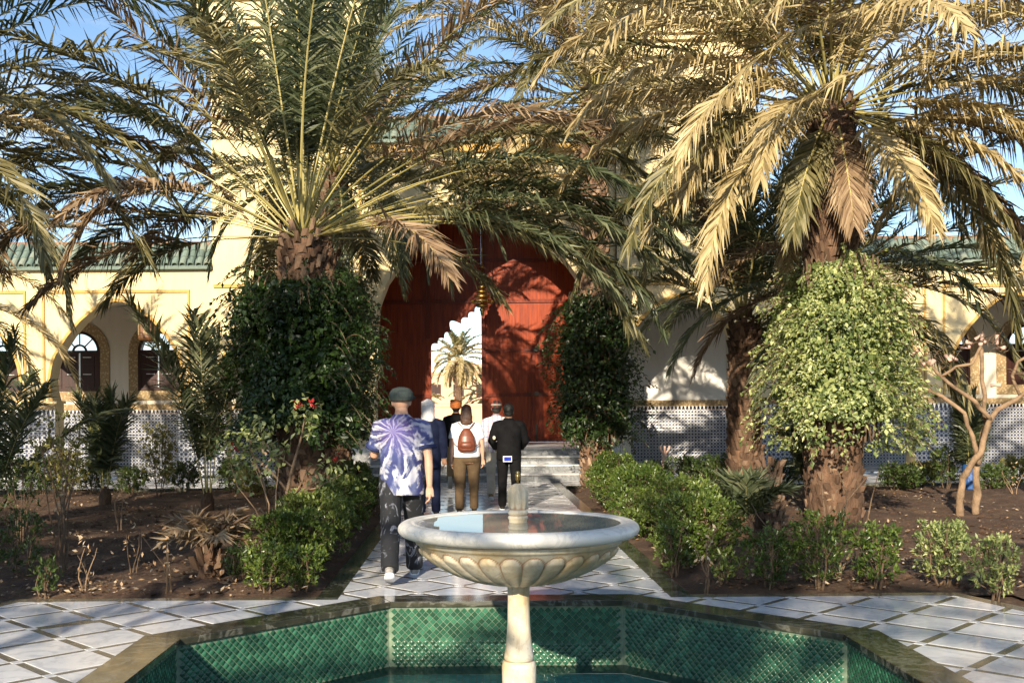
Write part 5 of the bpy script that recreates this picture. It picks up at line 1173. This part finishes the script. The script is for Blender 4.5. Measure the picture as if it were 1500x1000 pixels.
    remesh_obj(mb, 'body', c['skin'], root, min(vox, .0065), 3)
    for s in (-1, 1):
        mb = MB(); mb.ball((s * .03, .094, hz + .012), .011, .008, .008, 10, 6); mb.build('eye', C_white, root, smooth=True)
    # trousers
    mb = MB(); mb.add(*ringloft([(0, 0, Z(z), rx * fat, ry * fat) for z, rx, ry in ((.80, .13, .10), (.84, .168, .125), (.92, .170, .13), (1.0, .152, .115), (1.05, .145, .105))]))
    for nm in J:
        hp, kne, an, a2 = J[nm]; w = c.get('leg_w', 1); mb.tube([hp + V((0, 0, .04)), hp * .6 + kne * .4, kne, kne * .5 + an * .5 + V((0, -.01, 0)), an + (an - kne).normalized() * (-.02 + .03 * c.get('long', 1))], [.10 * fat, .092 * fat, .076 * w * fat ** .5, .072 * w, .068 * w], 14)
    o = remesh_obj(mb, 'trousers', c['trousers'], root, vox, 5); folds(o)
    # shoes
    for nm in J:
        hp, kne, an, a2 = J[nm]; mb = MB(); ft_ = c.get('toe', {}).get(nm, a2 * .6); d = V((0, math.cos(ft_), math.sin(ft_))); dn = V((0, math.sin(ft_), -math.cos(ft_)))
        hl_ = an + dn * .035 - d * .055
        mb.tube([hl_ - d * .02, hl_ + d * .03, hl_ + d * .12, hl_ + d * .20, hl_ + d * .235], [(.030, .025), (.040, .040), (.045, .032), (.044, .024), (.028, .015)], 12); mb.tube([an + V((0, 0, .03)), hl_ + d * .05], [.043, .04], 10)
        o = remesh_obj(mb, 'shoe', c['shoe'], root, .009, 3)
        ms = MB(); ms.tube([hl_ + dn * .028 - d * .025, hl_ + dn * .030 + d * .10, hl_ + dn * .022 + d * .235], [(.036, .012), (.048, .012), (.036, .010)], 10); ms.build('sole', c.get('sole', C_white), o, smooth=True)
    # shirt or jacket
    hem = c.get('hem', .86); e = c.get('thick', .022)
    mb = MB(); rings = [(hem, .165 * fat + .0, .125 * fat), (.94, .165 * fat, .122 * fat), (1.05, .155 * fat, .112 * fat), (1.2, .165 * fat, .118 * fat), (1.30, .172 * scale_sh * fat ** .3, .115 * fat ** .5), (1.365, .165 * scale_sh, .10), (1.41, .135, .08), (1.445, .092, .062), (1.475, .052, .05), (1.49, .048, .048)]
    mb.add(*ringloft([(0, 0, Z(z), rx + e, ry + e) for z, rx, ry in rings]))
    for nm, s in (('L', -1), ('R', 1)):
        sh, el_, wr, d2 = A[nm]
        if c.get('sleeve') == 'short': mb.tube([sh - V((s * .08, 0, -.012)), sh - V((0, 0, .004)), sh * .55 + el_ * .45, sh * .28 + el_ * .72], [.045 + e, .046 + e, .052 + e * .7, .060 + e * .6], 14)
        else: mb.tube([sh - V((s * .08, 0, -.012)), sh - V((0, 0, .004)), (sh + el_) / 2, el_, (el_ + wr) / 2, wr - d2 * .01], [.043 + e, .046 + e, .05 + e, .045 + e * .8, .04 + e * .7, .034 + e * .5], 14)
    o = remesh_obj(mb, c['top'][0], c['top'][1], root, vox, 5); folds(o, .016, .13)
    if 'cuff' in c:
        for nm in A:
            sh, el_, wr, d2 = A[nm]; mb = MB(); a = sh * .36 + el_ * .64; b = sh * .27 + el_ * .73; mb.tube([a, b], [.088, .089], 18); mb.build('cuff', c['cuff'], root, smooth=True)
    hd = c['head']
    def hair(mat, down=0):
        mb = MB(); mb.ball((0, -.008, hz + .03), .086, .098, .104, 20, 12)
        if down: mb.tube([(0, -.05, hz + .02), (0, -.075, hz - .07), (0, -.08, hz - .17), (0, -.07, hz - .22)], [(.085, .06), (.098, .055), (.09, .045), (.05, .02)], 16)
        else: mb.ball((0, -.04, hz - .035), .07, .055, .055, 14, 8)
        o = remesh_obj(mb, 'hair', mat, root, .009, 3); folds(o, .012, .03)
    if hd == 'cap':
        mb = MB(); rings = [(0, -.010, hz + .005, .094, .110), (0, -.008, hz + .04, .106, .126), (0, .002, hz + .08, .104, .126), (0, .015, hz + .115, .075, .098), (0, .02, hz + .128, .03, .045)]
        mb.add(*ringloft(rings)); mb.tube([(.03, .06, hz + .05), (.065, .10, hz + .042), (.10, .13, hz + .028)], [(.085, .03), (.078, .018), (.05, .008)], 16)
        remesh_obj(mb, 'flat_cap', C_cap, root, .006, 3)
    elif hd == 'scarf':
        mb = MB(); mb.ball((0, -.005, hz + .03), .100, .115, .115, 20, 12); mb.tube([(0, -.03, hz + .0), (0, -.05, hz - .08), (0, -.05, hz - .15), (0, -.06, hz - .20)], [(.10, .10), (.10, .095), (.105, .09), (.07, .05)], 18)
        for t in range(3): mb.tube([(.085 * math.cos(a), -.01 + .10 * math.sin(a), hz + .045 + .018 * t + .012 * math.sin(a * 2 + t)) for a in [i * math.pi / 8 for i in range(17)]], .018, 6)
        o = remesh_obj(mb, 'headscarf', C_scarf, root, .008, 3); folds(o, .014, .04)
    elif hd == 'turban':
        hair(C_dhair); mb = MB(); mb.ball((0, -.005, hz + .06), .095, .108, .085, 18, 10)
        for t in range(5): mb.tube([(.092 * math.cos(a), -.005 + .106 * math.sin(a), hz + .015 + .024 * t + .02 * math.sin(a + t)) for a in [i * math.pi / 8 for i in range(17)]], .023, 8)
        remesh_obj(mb, 'turban', C_turban, root, .007, 2)
    elif hd == 'long': hair(C_hair, 1)
    elif hd == 'beanie':
        hair(C_dhair); mb = MB(); mb.ball((0, -.004, hz + .05), .094, .108, .092, 18, 10); mb.tube([(0, .07, hz + .03), (0, .14, hz + .02)], [(.07, .012), (.05, .006)], 12)
        remesh_obj(mb, 'patterned_cap', plaid('patterned_cap_cloth', (.03, .02, .02), (.30, .06, .04), (.45, .42, .35)), root, .007, 2)
    else: hair(C_dhair)
    return root, Z, A, hz
def ringloft(rings, n=20):
    V = []; F = []
    for x, y, z, rx, ry in rings:
        for j in range(n):
            q_ = 2 * math.pi * j / n; V.append((x + rx * math.cos(q_), y + ry * math.sin(q_), z))
    K_ = len(rings)
    F = [(i * n + j, i * n + (j + 1) % n, (i + 1) * n + (j + 1) % n, (i + 1) * n + j) for i in range(K_ - 1) for j in range(n)] + [tuple(range(n))[::-1], tuple((K_ - 1) * n + j for j in range(n))]
    return V, F
def at(px, Y): return ((px - 695) / 1540 * Y, Y, 0)
G = 'visitors walking to the gate'
p1, Z, A, hz = person(at(588, 9.95), R(4), 1.86, 'man in flat cap and tie-dye t-shirt walking alone behind the others', dict(skin=skin, trousers=splash('splashed_trousers'), shoe=C_shoe, top=('t_shirt', tiedye()), sleeve='short', hem=.79, head='cap', thick=.024, cuff=cloth('blue_cuff', (.015, .02, .06), (.03, .04, .11)), group=G, leg_w=1.1),
    dict(L=(-20, 22), R=(24, 8)), dict(L=(24, 10, 62), R=(-12, 8, 10)), fat=1.05, vox=.009, scale_sh=1.08)
# tattooed forearm band and small camera strap wrist watch on the left arm
mb = MB(); sh, el_, wr, d2 = A['L']; mb.tube([tuple(wr - d2 * .02), tuple(wr + d2 * .01)], .031, 12); mb.build('watch', C_dark, p1)
person(at(627, 15.8), R(0), 1.74, 'man with white headscarf and navy jacket, left of the group', dict(skin=skin_tan, trousers=C_navy, shoe=C_dark, top=('jacket', C_navy), hem=.72, head='scarf', group=G), dict(L=(-8, 8), R=(10, 4)), dict(L=(6, 8, 14), R=(-2, 9, 12)), vox=.012, scale_sh=1.02)
person(at(668, 20.4), R(0), 1.76, 'man in orange turban and black jacket lifting a foot near the steps', dict(skin=skin_tan, trousers=C_tan, shoe=C_tan, sole=C_beige, top=('jacket', C_black), head='turban', group=G, toe=dict(L=R(-62))), dict(L=(-10, 50), R=(8, 4)), dict(L=(10, 8, 14), R=(-6, 8, 12)), fat=1.08, vox=.013, scale_sh=1.05)
p4, Z, A, hz = person(at(683, 16.2), R(0), 1.68, 'woman with auburn hair, white t-shirt and brown leather backpack', dict(skin=skin, trousers=C_brownp, shoe=C_dark, top=('t_shirt', C_white), sleeve='short', hem=.90, head='long', group=G), dict(L=(-12, 10), R=(14, 5)), dict(L=(-10, 11, 8), R=(0, 13, 10)), fat=1.22, vox=.012)
bpk = empty('backpack', (p4.location.x, p4.location.y - .19, .0), 0, 'small brown leather backpack on the woman in white', 'backpack')
kz = .97
mb = MB(); mb.add(*ringloft([(0, 0, Z(1.0) * kz, .10, .05), (0, 0, Z(1.03) * kz, .135, .075), (0, 0, Z(1.12) * kz, .14, .08), (0, .01, Z(1.24) * kz, .12, .07), (0, .02, Z(1.33) * kz, .075, .045), (0, .03, Z(1.37) * kz, .03, .02)])); remesh_obj(mb, 'bag', C_leather, bpk, .009, 3)
mb = MB(); mb.add(*ringloft([(0, -.045, Z(1.05) * kz, .09, .03), (0, -.055, Z(1.1) * kz, .095, .035), (0, -.05, Z(1.16) * kz, .08, .03)])); mb.build('pocket', C_leather, bpk, smooth=True)
for s in (-1, 1):
    mb = MB(); mb.tube([(s * .02, .03, Z(1.33) * kz), (s * .075, .05, Z(1.40) * kz), (s * .12, .12, Z(1.455) * kz), (s * .13, .20, Z(1.44) * kz), (s * .14, .32, Z(1.35) * kz)], [(.013, .005)] * 5, 8); mb.tube([(s * .11, .0, Z(1.06) * kz), (s * .19, .08, Z(1.12) * kz), (s * .20, .2, Z(1.2) * kz)], .006, 6); mb.build('strap', C_leather, bpk)
mb = MB(); mb.add(*ringloft([(0, -.02, Z(1.43), .085, .075), (0, -.02, Z(1.455), .10, .085), (0, -.02, Z(1.48), .075, .07)])); mb.build('neck_scarf', plaid('scarf_cloth', (.03, .05, .10), (.45, .45, .48), (.02, .03, .06)), p4, smooth=True)
person(at(727, 18.1), R(0), 1.74, 'man in pale plaid shirt, patterned cap and light trousers', dict(skin=skin_tan, trousers=C_beige, shoe=C_tan, top=('plaid_shirt', plaid('plaid_cloth', (.58, .56, .60), (.30, .12, .16), (.16, .22, .42))), head='beanie', group=G), dict(L=(-14, 22), R=(12, 4)), dict(L=(4, 7, 10), R=(2, 8, 12)), vox=.013, scale_sh=1.03)
p6, Z, A, hz = person(at(745, 16.6), R(0), 1.69, 'man all in black with hands folded and a blue card at his hip', dict(skin=skin_tan, trousers=C_black, shoe=C_dark, top=('jacket', C_black), hem=.82, head='hair', group=G, thick=.028), dict(L=(12, 4), R=(-12, 12)), dict(L=(18, 16, 40, -1.0), R=(18, 16, 40, -1.0)), fat=1.05, vox=.012, scale_sh=1.08)
mb = MB(); mb.box(-.10, .04, -.20, -.18, Z(.80), Z(.89)); pk = mb.build('badge_holder', C_white, p6)
mb = MB(); mb.box(-.085, .03, -.206, -.201, Z(.812), Z(.878)); mb.build('card', cloth('blue_card', (.01, .02, .25), (.02, .05, .45)), pk)
mb = MB(); mb.lathe([(.001, 0), (.03, .001), (.03, .004), (.001, .006)], 16); o = mb.build('sleeve_badge', C_beige, p6); o.location = (-.235, -.07, Z(1.18)); o.rotation_euler = (R(90), 0, R(-40))
